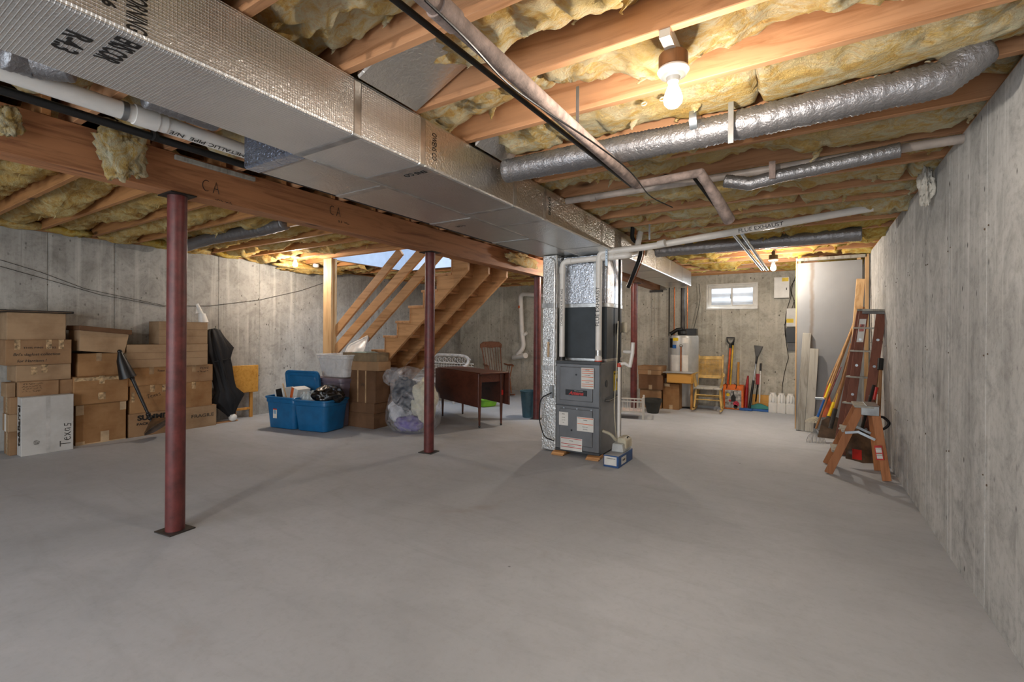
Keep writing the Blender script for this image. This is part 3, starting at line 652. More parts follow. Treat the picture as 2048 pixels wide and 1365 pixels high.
# wood shims
for px, nm in ((1130, 0), (1212, 1)):
    q = P(px, 922 if nm else 912, 2, 0); x = -2.25 if nm == 0 else -1.86
    for k in range(2): MB(TR((x+.01*k, FY0+.05-.02*k, .011+.021*k), .1*(k+nm))).box(-.07, .07, -.10, .10, -.010, .010).build('shim_block', M_PINEX, t, bevel=.002)
for k in range(2): MB().box(-2.2, -1.85, FY1-.15, FY1-.05, .001+.021*k, .021+.021*k).build('shim_block', M_PINEX, t)
# coil case and plenum above
CY0 = 4.80
t2 = thing('cooling_coil_case', 'black cooling coil case on top of the grey furnace', 'air conditioning', (-2.05, 5.1, FZ1))
cz1 = P(1180, 613, 1, CY0)[2]
MB().box(-2.305, FX1-.002, CY0, FY1-.01, FZ1+.013, cz1).build('case', M_COIL, t2, bevel=.005)
MB().box(-2.31, FX1+.002, CY0-.004, FY1-.006, FZ1+.004, FZ1+.035).build('base_tape', M_FTAPE, t2, bevel=.002)
t3 = thing('supply_plenum', 'foil-taped plenum between the black coil case and the main duct', 'duct', (-2.05, 5.1, cz1))
MB().box(-2.31, FX1+.002, CY0-.004, FY1-.005, cz1, 2.176).build('casing', foil('bright_foil', 'c4c7cd', quilt=False, crinkle=1.2, rough=.22), t3, bevel=.01)
MB().box(-2.315, FX1+.006, CY0-.009, FY1, cz1-.012, cz1+.035).build('band_tape', M_FTAPE, t3, bevel=.004)
MB().box(FX1-.15, FX1-.10, CY0-.010, CY0-.004, cz1+.1, 2.15).build('corner_tape', M_FTAPE, t3)
text('OWENS', .075, frame((-2.02, CY0-.0050, 2.11), (1, 0, 0), (0, 0, 1)), M_INK, t3, sx=1.1)
# flue pipes
def pvc_run(name, label, pts, r, mat=M_PVC, cat='pipe', coup=(), rad=.09, group=None):
    t = thing(name, label, cat, pts[0], group)
    MB().tube(elbowed(pts, rad, 6), r, 18).build('pipe_run', mat, t, smooth=True)
    for p, q in coup: MB().tube([p, q], r*1.16, 18).build('coupling', mat, t, smooth=True)
    return t
fy = 4.70
zc = P(1197, 506, 1, fy)[2]
xi = P(1124, 700, 1, fy)[0]; xf_ = P(1197, 690, 1, fy)[0]
zi = P(1130, 524, 1, fy)[2]
pI = [(xi, fy, FZ1+.01), (xi, fy, zi), (P(1258, 511, 1, 4.72)[0], 4.72, P(1258, 511, 1, 4.72)[2]), (P(1264, 508, 1, 4.95)[0], 5.08, P(1264, 505, 1, 5.0)[2]), (P(1264, 508, 1, 4.95)[0]+.05, 5.20, 2.60)]
tI = pvc_run('intake_pipe', 'white plastic air intake pipe rising from the left of the furnace top', pI, .031, coup=[((xi, fy, zi-.13), (xi, fy, zi-.06)), ((xi+.05, fy, zi+.002), (xi+.11, fy, zi+.004)), ((-1.75, 4.715, pI[2][2]-.004), (-1.68, 4.718, pI[2][2]-.001))], rad=.06)
MB().tube([(xi, fy, FZ1+.013), (xi, fy, FZ1+.05)], .040, 18).build('rubber_coupling', M_BLACKP, tI, smooth=True)
text('COMBUSTION AIR INTAKE', .034, frame((xi+.008, fy-.0315, 1.60), (0, 0, 1), (-1, 0, 0)), M_INK, tI, sx=1.0)
pw = P(1815, 402, 0, XR); zf = P(1250, 498, 1, 4.72)[2]
pF = [(xf_, fy, FZ1+.01), (xf_, fy, zf-.02), (P(1297, 494, 1, 4.74)[0], 4.74, P(1297, 494, 1, 4.74)[2]), (pw[0]+.08, pw[1], pw[2])]
tF = pvc_run('flue_pipe', 'white plastic flue pipe from the furnace across to the right wall under the joists', pF, .033, coup=[((xf_, fy, FZ1+.013), (xf_, fy, FZ1+.06)), ((pF[2][0]+.10, 4.735, pF[2][2]+.012), (pF[2][0]+.17, 4.72, pF[2][2]+.02))], rad=.07)
MB().tube([(xf_, fy, FZ1+.012), (xf_, fy, FZ1+.022)], .041, 18).build('primer_ring', plain('red_primer', 'd1432a', rough=.4), tF, smooth=True)
MB().tube([(xf_, fy, FZ1+.075), (xf_, fy, FZ1+.13)], .0345, 18).build('foil_band', M_FTAPE, tF, smooth=True)
text('FLUE EXHAUST', .056, frame((xf_, fy-.0335, 1.60), (0, 0, 1), (-1, 0, 0)), M_INK, tF, sx=1.1)
a = Vector(pF[2]); b_ = Vector(pF[3]); dd = (b_-a).normalized()
tt = (P(1520, 452, 1, (a+b_)[1]/2).x-a.x)/(b_.x-a.x); q = a.lerp(b_, tt)
nrm = Vector((0, -1, -.25)).normalized(); nrm = (nrm-dd*nrm.dot(dd)).normalized()
text('FLUE EXHAUST', .05, frame(q+nrm*.0335, dd, nrm.cross(dd)), M_INK, tF, sx=1.1)
for px in (1213, 1576):
    if px == 1213:
        x = P(1213, 505, 1, fy-.04)[0]; m = MB().box(x-.012, x+.012, fy-.042, fy-.039, 2.02, 2.44)
        o = m.build('hanger_strap', M_STEEL, bevel=.0005); tag(o, 'perforated steel strap holding both white pipes above the furnace', 'strap', 'pipe hangers')
        dots = MB()
        for k in range(13): dots.tube([(x, fy-.0425, 2.10+k*.026), (x, fy-.0428, 2.10+k*.026)], .005, 8)
        dots.build('punched_holes', M_BLACKP, o)
# thin galvanised strap right of it
x, y_ = P(1299, 450, 1, 4.85)[0], 4.85
o = MB().box(x-.009, x+.009, y_-.001, y_+.001, P(1299, 480, 1, 4.85)[2], 2.45).build('hanger_strap', M_STEEL); tag(o, 'narrow perforated strap hanging from the joist right of the plenum', 'strap', 'pipe hangers')
# gas line, refrigerant sleeve, drain
gx, gy = FX1+.035, P(1238, 700, 0, FX1+.035)[1]
t = thing('gas_pipe', 'dark iron gas pipe running down the right side of the furnace', 'pipe', (gx, gy, .55))
MB().tube([(gx, gy, 2.178), (gx, gy, .62)], .014, 12).build('riser', M_IRON, t, smooth=True)
MB().tube([(gx, gy, .62), (gx, 4.78, .60), (FX1+.002, 4.78, .60)], .012, 12).build('branch', M_DARKST, t, smooth=True)
for z in (.62, .80, .92): MB().lathe([(.014, -.022), (.024, -.015), (.024, .015), (.014, .022)], (gx, gy, z), 12).build('fitting', M_IRON, t, smooth=True)
t = thing('condensate_drain', 'white plastic drain riser with a tee beside the furnace, ending at the pump', 'pipe', (gx+.04, 4.78, .12))
dx = P(1238, 800, 1, 4.80)[0]
zt_ = P(1243, 729, 1, 4.80)[2]
MB().tube([(dx, 4.80, .17), (dx, 4.80, zt_)], .017, 14).build('riser', M_PVC, t, smooth=True)
MB().tube([(dx, 4.80, zt_), (dx+.05, 4.82, zt_+.01), (dx+.10, 4.84, zt_-.02)], .018, 12).tube([(dx+.10, 4.84, zt_-.03), (dx+.125, 4.85, zt_+.12), (dx+.13, 4.85, zt_+.23)], .020, 12).tube([(dx+.02, 4.9, zt_+.13), (dx+.12, 4.85, zt_+.13)], .018, 12).build('tee', M_PVC, t, smooth=True)
MB().tube([(dx, 4.80, zt_-.03), (dx, 4.80, zt_+.012)], .0215, 14).build('red_primer', plain('red_primer2', 'cf4328', rough=.4), t, smooth=True)
MB().tube(elbowed([(FX1, 4.70, .29), (FX1+.09, 4.70, .27), (FX1+.13, 4.74, .20), (dx, 4.78, .195)], .05), .016, 12).build('drain_hose', M_CREAM, t, smooth=True)
MB().tube(elbowed([(dx-.03, 4.84, 1.45), (dx-.04, 4.84, 1.0), (dx-.07, 4.84, .5), (dx-.04, 4.84, .2)], .2), .006, 8).build('control_tube', M_CREAM, t, smooth=True)
t = thing('cardboard_box', 'flat blue and white box under the condensate pump at the furnace corner', 'box', (-1.63, 4.62, 0))
ang = math.atan2((FL(1265, 908)-FL(1237, 937)).x, (FL(1265, 908)-FL(1237, 937)).y)
a = FL(1207, 933); b_ = FL(1237, 938); w_ = (b_-a).length; rz = math.atan2(b_.y-a.y, b_.x-a.x); ln = .42
T = TR((a.x, a.y, 0), rz)
MB(T).box(0, w_, 0, ln, 0, .115).build('carton', M_BLUEB, t, bevel=.002)
MB(T).box(.008, w_-.02, -.0012, 0, .02, .105).build('shipping_label', M_PAPER, t); MB(T).box(w_, w_+.0012, .08, .22, .02, .09).build('side_label', M_PAPER, t)
MB(T).box(.004, w_-.004, .004, ln-.004, .115, .1158).build('lid_print', plain('box_top', '9c9da0', rough=.5), t)
text('CONDENSATE PUMP', .014, T @ frame((w_/2, -.0022, .085), (1, 0, 0), (0, 0, 1)), M_INKB, t, sx=.7); text('PUMP', .03, T @ frame((w_+.0022, .15, .055), (0, 1, 0), (0, 0, 1)), M_INKB, t)
t = thing('condensate_pump', 'cream plastic condensate pump sitting on the blue box', 'pump', (T @ Vector((w_/2, .26, .117))))
MB(T).prism([(.02, .117), (w_-.01, .117), (w_-.02, .20), (.03, .20)], .16, .40).build('tank', plain('clear_tank', 'b9bcbb', rough=.3), t, bevel=.006)
MB(T).prism([(.055, .2), (w_-.0, .14), (w_, .22), (w_-.03, .255), (.06, .25)], .22, .40).build('motor_cover', M_CREAM, t, bevel=.012, seg=3)
MB(T).tube(arc((w_-.02, .33, .2), .05, 0, 2.6, (0, 1, 0), (0, 0, 1), 8), .006, 8).build('cord', M_BLACKP, t, smooth=True)
# refrigerant line set in black sleeve: from the coil case looping up to the joists
t = thing('refrigerant_line', 'thick black foam-sleeved line looping up behind the flue pipe', 'pipe', (-1.6, 5.3, 1.8))
pts = [P(1256, 575, 1, 5.36), P(1268, 545, 1, 5.30), P(1280, 515, 1, 5.25), P(1284, 490, 1, 5.2), P(1263, 480, 1, 5.1), P(1268, 430, 1, 5.0)]
MB().tube(elbowed(pts, .15, 5), .022, 12).build('sleeve', M_BLACKP, t, smooth=True)
MB().tube([p+Vector((.035, .0, -.01)) for p in elbowed(pts, .15, 5)], .006, 8).build('liquid_line', M_COPPER, t, smooth=True)
t = thing('control_box', 'small beige metal junction box on the right of the black coil case', 'electrical box', (FX1+.03, 5.1, 1.33))
y_ = P(1249, 640, 0, FX1+.03)[1]
MB().box(FX1+.001, FX1+.05, y_-.05, y_+.04, 1.33, 1.45).build('enclosure', M_CREAM, t, bevel=.004); MB().box(FX1+.001, FX1+.03, y_-.16, y_-.07, 1.33, 1.44).build('relay', M_BLACKP, t, bevel=.004)
# ------------------------------------------------------------------ overhead pipes and cables
t = thing('heating_pipe', 'dusty grey foam-sleeved pipe crossing overhead under the near joists', 'pipe', (-.918, 0, 2.26))
hx, hz = -.918, 2.262
MB().tube([(hx, -2.0, hz), (hx, 1.07, hz)], .031, 16).tube([(hx, 1.09, hz), (hx+.008, 2.96, hz)], .0295, 16).build('foam_sleeve', M_GREYINS, t, smooth=True)
MB().tube([(hx+.008, 2.96, hz), P(1405, 345, 1, 3.05)], .026, 14).build('branch_sleeve', M_GREYINS, t, smooth=True)
MB().tube([P(1400, 344, 1, 3.04), P(1432, 395, 1, 3.2), P(1458, 440, 1, 3.42)], [.027, .035, .039], 14).build('drop_sleeve', M_GREYINS, t, smooth=True)
MB().tube([(hx, 1.04, hz), (hx, 1.13, hz)], .037, 18).build('sleeve_joint', M_GREYINS, t, smooth=True)
for yy in (.35, 2.05): MB().box(hx-.008, hx+.008, yy-.001, yy+.001, hz+.028, ZJ+.03).build('hanger_rod', M_GALV, t)
t = thing('iron_pipe', 'thin dark pipe running parallel to the grey foam-sleeved pipe', 'pipe', (-1.03, 1, 2.27))
a = P(790, 0, 2, 2.27); b_ = P(1262, 372, 2, 2.27)
MB().tube([a+(a-b_)*.3, b_, P(1330, 352, 1, 3.15), P(1385, 352, 1, 3.2), P(1452, 440, 1, 3.55)], .011, 10).build('pipe_run', M_IRON, t, smooth=True)
cab = [P(x, y, 2, 2.225) for x, y in ((850, 0), (935, 80), (1010, 165), (1080, 215), (1180, 280), (1260, 340), (1300, 395), (1345, 415))]
o = MB().tube(elbowed(cab, .2, 4), .004, 6).build('black_cable', M_BLACKP, smooth=True); tag(o, 'thin black cable drooping along the grey foam-sleeved pipe', 'cable')
# white drain pipe + black iron pipe beside the girder
t = thing('drain_pipe', 'white plastic drain pipe with a coupling at top left, above the girder face', 'pipe', (-2.87, 1, 2.40))
MB().tube([(-2.86, YN+.2, 2.395), (-2.88, 5.2, 2.395)], .043, 20).build('pipe_run', M_PVC, t, smooth=True)
ym = P(290, 235, 0, -2.87)[1]
MB().tube([(-2.867, ym-.05, 2.395), (-2.867, ym+.05, 2.395)], .0505, 20).tube([(-2.867, ym+.05, 2.395), (-2.867, ym+.09, 2.395)], .046, 20).build('coupling', M_PVC, t, smooth=True)
ys = P(247, 215, 0, -2.87)[1]; MB().tube([(-2.867, ys-.012, 2.395), (-2.867, ys+.012, 2.395)], .0455, 20).box(-2.925, -2.91, ys-.012, ys+.012, 2.39, 2.45).build('strap', M_GALV, t, smooth=True)
text('NON-METALLIC PIPE  N/E', .035, frame((-2.845, P(400, 270, 0, -2.87)[1]+.1, 2.3565), (0, -1, 0), Vector((-1, 0, -.5)).normalized()), M_INKB, t, sx=1.3)
t = thing('black_pipe', 'long black pipe running between the white drain pipe and the girder', 'pipe', (-2.96, 1, 2.35))
MB().tube([(-2.93, YN+.2, 2.345), (-3.0, 5.2, 2.345)], .021, 14).build('pipe_run', M_BLACKP, t, smooth=True)
MB().tube([(-2.947, P(305, 268, 0, -2.95)[1], 2.345), (-2.95, P(312, 272, 0, -2.95)[1], 2.345)], .027, 14).build('fitting', M_IRON, t, smooth=True)
o = MB().box(-3.413, -3.39, P(350, 300, 0, -3.4)[1], P(510, 350, 0, -3.4)[1], 2.40, 2.43).build('wood_strip', M_GREYW, bevel=.003); tag(o, 'pale weathered strip of wood nailed along the top of the girder face', 'board')
# crumpled flex duct above the white pipe at top left
def flex(name, label, pts, r, n=18, mat=M_FLEX, pitch=.02, straps=()):
    pts = [Vector(p) for p in pts]; out = []; R = []
    L = sum((b-a).length for a, b in zip(pts, pts[1:])); N = int(L/pitch)*2
    seg = []; acc = 0
    for i in range(N+1):
        d = L*i/N; acc = 0
        for a, b in zip(pts, pts[1:]):
            l = (b-a).length
            if d <= acc+l+1e-6: out.append(a.lerp(b, (d-acc)/l)); break
            acc += l
        R.append(r*(1+(.03 if i % 2 else -.03)+.07*noise.noise(Vector((i*.31, r*50, 0)))))
    t = thing(name, label, 'flexible duct', pts[0], 'silver flexible ducts')
    MB().tube(out, R, n).build('jacket', mat, t, smooth='all')
    for s in straps:
        c = pts[0].lerp(pts[-1], s); MB().tube([c-Vector((.018, 0, 0)), c+Vector((.018, 0, 0))], r*1.08, n).box(c.x-.018, c.x+.018, c.y+r, c.y+r+.004, c.z-.02, ZJ+.02).build('strap', M_STEEL, t, smooth=True)
    return t
yfx = 2.575
t = flex('flex_duct', 'fat silver flexible duct hung under a joist from the main duct towards the right wall', [(-1.66, yfx, 2.365), (-.5, yfx+.02, 2.355), (.48, yfx, 2.365), (.60, yfx, 2.46)], .072, straps=(.52,))
MB().box(P(1462, 240, 1, yfx-.07)[0]-.012, P(1462, 240, 1, yfx-.07)[0]+.012, yfx-.078, yfx-.074, 2.24, 2.44).build('strap_end', M_STEEL, t)
flex('flex_duct', 'slim silver flexible duct taped beside the dusty white pipe near the right wall', [P(1450, 362, 1, 3.42), P(1500, 368, 1, 3.42), P(1560, 352, 1, 3.42), P(1700, 322, 1, 3.42), P(1800, 300, 1, 3.42)], .042, pitch=.014)
tp = pvc_run('white_vent_pipe', 'dusty white plastic pipe running from the main duct to the right wall under the joists', [(-1.66, 3.50, P(1150, 400, 1, 3.50)[2]), (XR+.05, 3.50, P(1880, 285, 1, 3.5)[2])], .026, M_PVCD, coup=[((-1.45, 3.5, 2.392), (-1.40, 3.5, 2.393))])
q = P(1545, 345, 1, 3.40); MB().box(q.x-.018, q.x+.018, 3.36, 3.37, q.z-.05, q.z+.06).build('duct_tape', M_GREYINS, tp, label='grey tape tying the pipe to the silver flexible duct')
flex('flex_duct', 'silver flexible duct behind the left column, hanging under the joists left of the girder', [P(345, 500, 1, 2.95), P(420, 478, 1, 2.95), P(520, 460, 1, 2.98), P(570, 447, 1, 3.0)], .07)
flex('flex_duct', 'silver flexible duct in a far joist bay beyond the white flue pipe', [(-1.6, 6.02, 2.37), (.5, 6.02, 2.37)], .075)
flex('flex_duct', 'crumpled silver flexible duct above the white drain pipe at the top left', [P(0, 100, 2, 2.44), P(60, 120, 2, 2.45), P(140, 130, 2, 2.46)], .07)
flex('flex_duct', 'crumpled silver flexible duct tucked between the main duct and the white pipe coupling', [P(290, 190, 2, 2.45), P(360, 215, 2, 2.45), P(430, 240, 2, 2.46)], .06)
t = thing('refrigerant_pipe', 'pair of slanting silver pipes hanging below the joists towards the far bulb', 'pipe', (-.45, 5.2, 2.3))
for k in range(2):
    a = P(1467+k*17, 468, 1, 4.9); b_ = P(1525+k*9, 540, 1, 6.9); MB().tube([a, b_], .017, 10).build('pipe_run', M_STEEL, t, smooth=True)
t = thing('plastic_bushing', 'pair of small white plastic bushings on the joist behind the near bulb', 'bushing', (-.5, 2.29, 2.43))
for px, py in ((1288, 208), (1325, 198)):
    q = P(px, py, 2, 2.43); MB().tube(arc(q, .013, 0, 2*PI, (1, 0, 0), (0, .5, .85), 14), .0035, 6).build('bushing_ring', M_CREAM, t, smooth=True)
# ------------------------------------------------------------------ bulbs
def fixture(i, base, label, drop=.0):
    x, y, z = base
    t = thing('ceiling_light', label, 'ceiling light', (x, y, z), 'porcelain lampholders with bare bulbs')
    MB().lathe([(.052, z+.155), (.056, z+.150), (.056, z+.10), (.05, z+.095)], (x, y, 0), 24).build('junction_box', M_DARKST if i else M_HANDLED, t, smooth=True)
    if i != 3: MB().box(x-.02, x+.02, y-.14 if i == 0 else y-.05, y+.14 if i == 0 else y+.05, z+.15, 2.47).build('mounting_bracket', M_WHITE if i == 0 else M_DARKST, t)
    MB().lathe([(.06, z+.095), (.062, z+.088), (.05, z+.070), (.028, z+.062), (.022, z+.045)], (x, y, 0), 28).build('lampholder', M_CERAM, t, smooth=True)
    MB().lathe([(.016, z+.045), (.018, z+.032), (.030, z+.003), (.037, z-.022), (.034, z-.040), (.021, z-.054), (.002, z-.0595)], (x, y, 0), 24).build('bulb', M_BULB, t, smooth=True)
fixture(0, (BULBS[0][0], BULBS[0][1], BULBS[0][2]), 'bare lit bulb in a white porcelain holder under the near right joists')
fixture(1, (BULBS[1][0], BULBS[1][1], BULBS[1][2]), 'bare lit bulb near the left wall, left of the stair rails')
fixture(2, (BULBS[2][0], BULBS[2][1], BULBS[2][2]), 'bare lit bulb at the far end near the small window')
fixture(3, (BULBS[3][0], BULBS[3][1], BULBS[3][2]), 'bare lit bulb behind the camera')
fixture(4, (BULBS[4][0], BULBS[4][1], BULBS[4][2]), 'bare lit bulb hidden behind the furnace plenum')  # unseen bulb, added as a guessed source for the far-left brightness
q = P(632, 531, 2, 2.43)
t = thing('smoke_alarm', 'round white smoke alarm with a blue tint beside the stair newel top', 'smoke alarm', q)
MB().lathe([(.045, .02), (.05, .0), (.05, -.02), (.03, -.035), (.003, -.036)], q, 20).build('housing', M_CERAM, t, smooth=True)
# wire slung along the left wall
for k, pts in enumerate([[(0, 520), (82, 545), (170, 578), (330, 612), (420, 612), (520, 600), (600, 582), (648, 566)], [(0, 533), (82, 556), (200, 590), (330, 614)]]):
    o = MB().tube([P(x, y, 0, XL+.012) for x, y in pts], .0028, 6).build('wall_wire', M_IRON, smooth=True); tag(o, ['thin dark wire sagging along the whole left wall to the stair', 'second short wire sagging on the left wall at the photo edge'][k], 'wire')
# ------------------------------------------------------------------ far end: water heater, panels
wx, wy = -2.0, 9.0
wl_ = P(1337, 700, 1, wy)[0]; wr_ = P(1397, 700, 1, wy)[0]; wx = (wl_+wr_)/2; wrad = (wr_-wl_)/2; wz = P(1367, 672, 1, wy-.1)[2]
t = thing('water_heater', 'tall grey water heater with paper labels standing behind the cane rocking chair', 'water heater', (wx, wy, 0))
MB().lathe([(wrad*.97, .03), (wrad, .05), (wrad, wz-.03), (wrad*.96, wz), (wrad*.5, wz+.012)], (wx, wy, 0), 40).build('tank', M_WATER, t, smooth=True)
def cylabel(px0, px1, py0, py1, mat, nm='label'):
    m = MB(); v = []; n = 6
    def on(px, z):
        q = P(px, 700, 1, wy-wrad); xx = max(-.97, min(.97, (P(px, 700, 1, wy-wrad*.6)[0]-wx)/wrad)); a = math.asin(xx); return (wx+math.sin(a)*(wrad+.002), wy-math.cos(a)*(wrad+.002), z)
    z1 = P(px0, py0, 1, wy-wrad*.8)[2]; z0 = P(px0, py1, 1, wy-wrad*.8)[2]
    for i in range(n+1): px = px0+(px1-px0)*i/n; v += [on(px, z0), on(px, z1)]
    return m.add(v, [(2*i, 2*i+2, 2*i+3, 2*i+1) for i in range(n)]).build(nm, mat, t, smooth=True)
cylabel(1340, 1347, 677, 696, M_BLACKP); cylabel(1348, 1359, 676, 682, M_YEL, 'yellow_label'); cylabel(1367, 1378, 676, 687, M_PAPER); cylabel(1347, 1355, 690, 697, M_BLUEP, 'blue_label'); cylabel(1342, 1378, 710, 744, M_PAPER, 'instruction_label')
zb = P(1352, 710, 1, wy-wrad*.8)[2]
MB().tube([(wx+.02, wy-wrad-.02, P(1372, 693, 1, wy-wrad)[2]), (wx+.02, wy-wrad-.02, .2)], .013, 10).build('relief_pipe', M_COPPER, t, smooth=True)
MB().sphere((wx+.02, wy-wrad-.01, P(1372, 692, 1, wy-wrad)[2]), .03, 8).build('relief_valve', M_GALV, t, smooth=True)
MB().lathe([(.09, wz), (.12, wz+.03), (.12, wz+.09), (.05, wz+.12)], (wx+.02, wy, 0), 20).box(wx+.06, wx+.24, wy-.1, wy+.06, wz+.01, wz+.13).tube([(wx-.22, wy-.05, wz+.03), (wx-.1, wy-.05, wz+.11), (wx, wy-.05, wz+.12)], .035, 10).build('blower', M_BLACKP, t, bevel=.005)
MB().tube([(wx-.01, wy, wz+.10), (wx-.01, wy, 2.18)], .040, 18).build('vent_pipe', M_DARKST, t, smooth=True)
for dx_, r_ in ((-.16, .011), (.07, .010)): MB().tube([(wx+dx_, wy-.02, wz+.01), (wx+dx_, wy-.02, 2.2)], r_, 10).build('water_pipe', M_COPPER, t, smooth=True)
gr = MB()
for k in range(5): gr.box(wx-.20, wx+.02, wy-wrad-.01, wy-wrad+.05, .10+k*.035, .12+k*.035)
x1_ = P(1331, 700, 1, 8.7)[0]
o = MB().tube([(x1_, 8.95, .35), (x1_, 8.95, 2.19)], .011, 10).build('iron_riser', M_IRON, smooth=True); tag(o, 'thin black vertical pipe left of the water heater', 'pipe')
cb = [P(x, y, 1, 9.25) for x, y in ((1398, 568), (1401, 600), (1392, 640), (1386, 664))]
o = MB().tube(elbowed(cb, .2), .005, 6).build('power_cable', M_IRON, smooth=True); tag(o, 'thin dark cable dropping to the water heater left of the window', 'cable')
def wallbox(name, label, cat, xa, ya, xb, yb, mat, dep, ylab=None, txt=None):
    y = YF-dep; a = P(xa, ya, 1, y); b = P(xb, yb, 1, y); t = thing(name, label, cat, ((a.x+b.x)/2, YF, b.z))
    MB().box(a.x, b.x, y+.012, YF-.002, b.z, a.z).build('enclosure', mat, t, bevel=.004); MB().box(a.x-.006, b.x+.006, y, y+.012, b.z-.006, a.z+.006).build('cover', mat, t, bevel=.003)
    if ylab:
        p0 = P(ylab[0], ylab[1], 1, y); p1 = P(ylab[2], ylab[3], 1, y); MB().box(p0.x, p1.x, y-.0015, y, p1.z, p0.z).build('yellow_label', M_YEL, t)
    return t, a, b, y
t, a, b_, y_ = wallbox('breaker_cabinet', 'white metal breaker cabinet door high on the far wall right of the window', 'electrical panel', 1549, 556, 1578, 595, M_WHITE, .1, (1564, 556, 1577, 563))
q = P(1573, 578, 1, y_); MB().box(q.x-.006, q.x+.006, y_-.008, y_, q.z-.02, q.z+.02).build('latch', M_IRON, t)
wallbox('meter_box', 'small white box with a yellow label below the electrical panel', 'electrical box', 1574, 618, 1597, 653, M_WHITE, .09, (1573, 638, 1587, 646))
wallbox('black_control_box', 'dark box with wires beneath the small white box with yellow label', 'electrical box', 1573, 657, 1597, 685, M_BLACKP, .09)
wallbox('grey_utility_box', 'plain grey box lowest in the column of boxes on the far wall', 'electrical box', 1576, 687, 1597, 701, plain('dark_grey_box', '58585a'), .07)
cs = MB()
for k, pts in enumerate([[(1590, 560), (1580, 575), (1583, 590), (1572, 625), (1569, 660), (1573, 690), (1577, 716)], [(1592, 552), (1586, 565), (1582, 585), (1588, 600), (1590, 618)], [(1589, 600), (1586, 612), (1573, 640), (1570, 650), (1572, 680), (1590, 700)], [(1577, 716), (1570, 740), (1564, 775), (1565, 815)]]):
    cs.tube(elbowed([P(x, y, 1, YF-.02) for x, y in pts], .1), .005, 6)
o = cs.build('electrical_cables', M_IRON, smooth=True); tag(o, 'loose tangle of black cables on the far wall beside the electrical boxes', 'cable')
# drain stack on the far wall, behind the furnace return drop
ya_ = YF-.12
def fw(px, py): return P(px, py, 1, ya_)
pts = [fw(1110, 592), fw(1043, 590), fw(1042, 640), fw(1046, 668), fw(1048, 697), fw(1032, 711)]
t = thing('sewer_pipe', 'white plastic drain stack with elbows on the far wall behind the rocking chair', 'pipe', fw(1046, 700))
MB().tube(elbowed([fw(1110, 592), fw(1041, 588), fw(1044, 665), fw(1048, 695), fw(1036, 710)], .12, 6), .052, 18).build('stack', M_PVC, t, smooth=True)
MB().tube([fw(1023, 716)+Vector((0, .11, 0)), fw(1040, 713)+Vector((0, -.02, 0)), fw(1056, 711)+Vector((.03, -.16, 0))], .062, 18).build('cleanout', M_PVC, t, smooth=True)
MB().tube([fw(1046, 672), fw(1054, 666)], .04, 14).build('wye', M_PVC, t, smooth=True)
MB().tube([fw(1041, 612), fw(1041, 617)], .054, 18).build('orange_sticker', M_ORANGE, t, smooth=True)
# drywall sheet partition, stud, top plates
t = thing('drywall_panel', 'tall grey drywall sheet standing near the right wall, stained down its left', 'wall panel', (.3, 7.77, 0))
a = P(1593, 516, 1, 7.73); b_ = P(1733, 510, 1, 7.73)
MB().box(-.085, .655, 7.735, 7.75, .03, 2.33).build('sheet', M_DRYW, t, bevel=.002)
MB().box(-.10, -.085, 7.73, 7.79, 0, 2.36).build('edge_stud', M_PINEZ, t)
MB().box(-.085, -.04, 7.75, 7.79, .0, 2.36).build('stud', M_PINEZ, t); MB().box(.6, .64, 7.75, 7.79, .0, 2.36).build('stud', M_PINEZ, t)
MB().box(-.10, .70, 7.72, 7.79, 2.36, 2.40).build('top_plate', M_GREYW, t, bevel=.002)
o = MB().box(.685, .725, 7.72, 7.80, 0, 2.40).build('wall_stud', M_PINEZ, bevel=.002); tag(o, 'single upright stud in the corner between drywall sheet and right wall', 'stud')
# ------------------------------------------------------------------ staircase
NX0, NZ0, RUN, RISE = -5.31, 1.07, .24, .204
def nose(x): return NZ0+(x-NX0)*RISE/RUN
SY = (4.72, 5.17, 5.62)
t = thing('staircase', 'unpainted pine staircase with open cut stringers rising from the left wall side to the opening', 'stairs', (-5.0, 5.17, 0))
kk = range(-4, 8)
for yc in SY:
    poly = [(NX0-4.2*RUN-.03, 0)]
    pts = []
    for k in kk:
        x = NX0+k*RUN+.025; z = NZ0+k*RISE-.035
        if z > 2.42: break
        pts += [(x, z-RISE), (x, z)]
    xe = -3.585
    pts += [(xe, pts[-1][1])]
    x0 = pts[0][0]
    lo = lambda x: nose(x)-.43
    bot = [(xe, lo(xe)), (NX0+(0.0-NZ0+.43)*RUN/RISE, 0.0)]
    pts[0] = (pts[0][0], 0)
    MB().prism(pts+bot, yc-.02, yc+.02).build('stringer', M_STAIR, t)
for k in kk:
    x = NX0+k*RUN; z = NZ0+k*RISE
    if z > 2.62: break
    MB().box(x, x+RUN+.035, SY[0]-.035, SY[2]+.03, z-.035, z).build('tread', M_PINEY, t, bevel=.006, seg=2)
    MB().box(x+.025, x+.043, SY[0]-.026, SY[2]+.026, z-RISE+.001, z-.036).build('riser', M_PINEY, t)
o = t
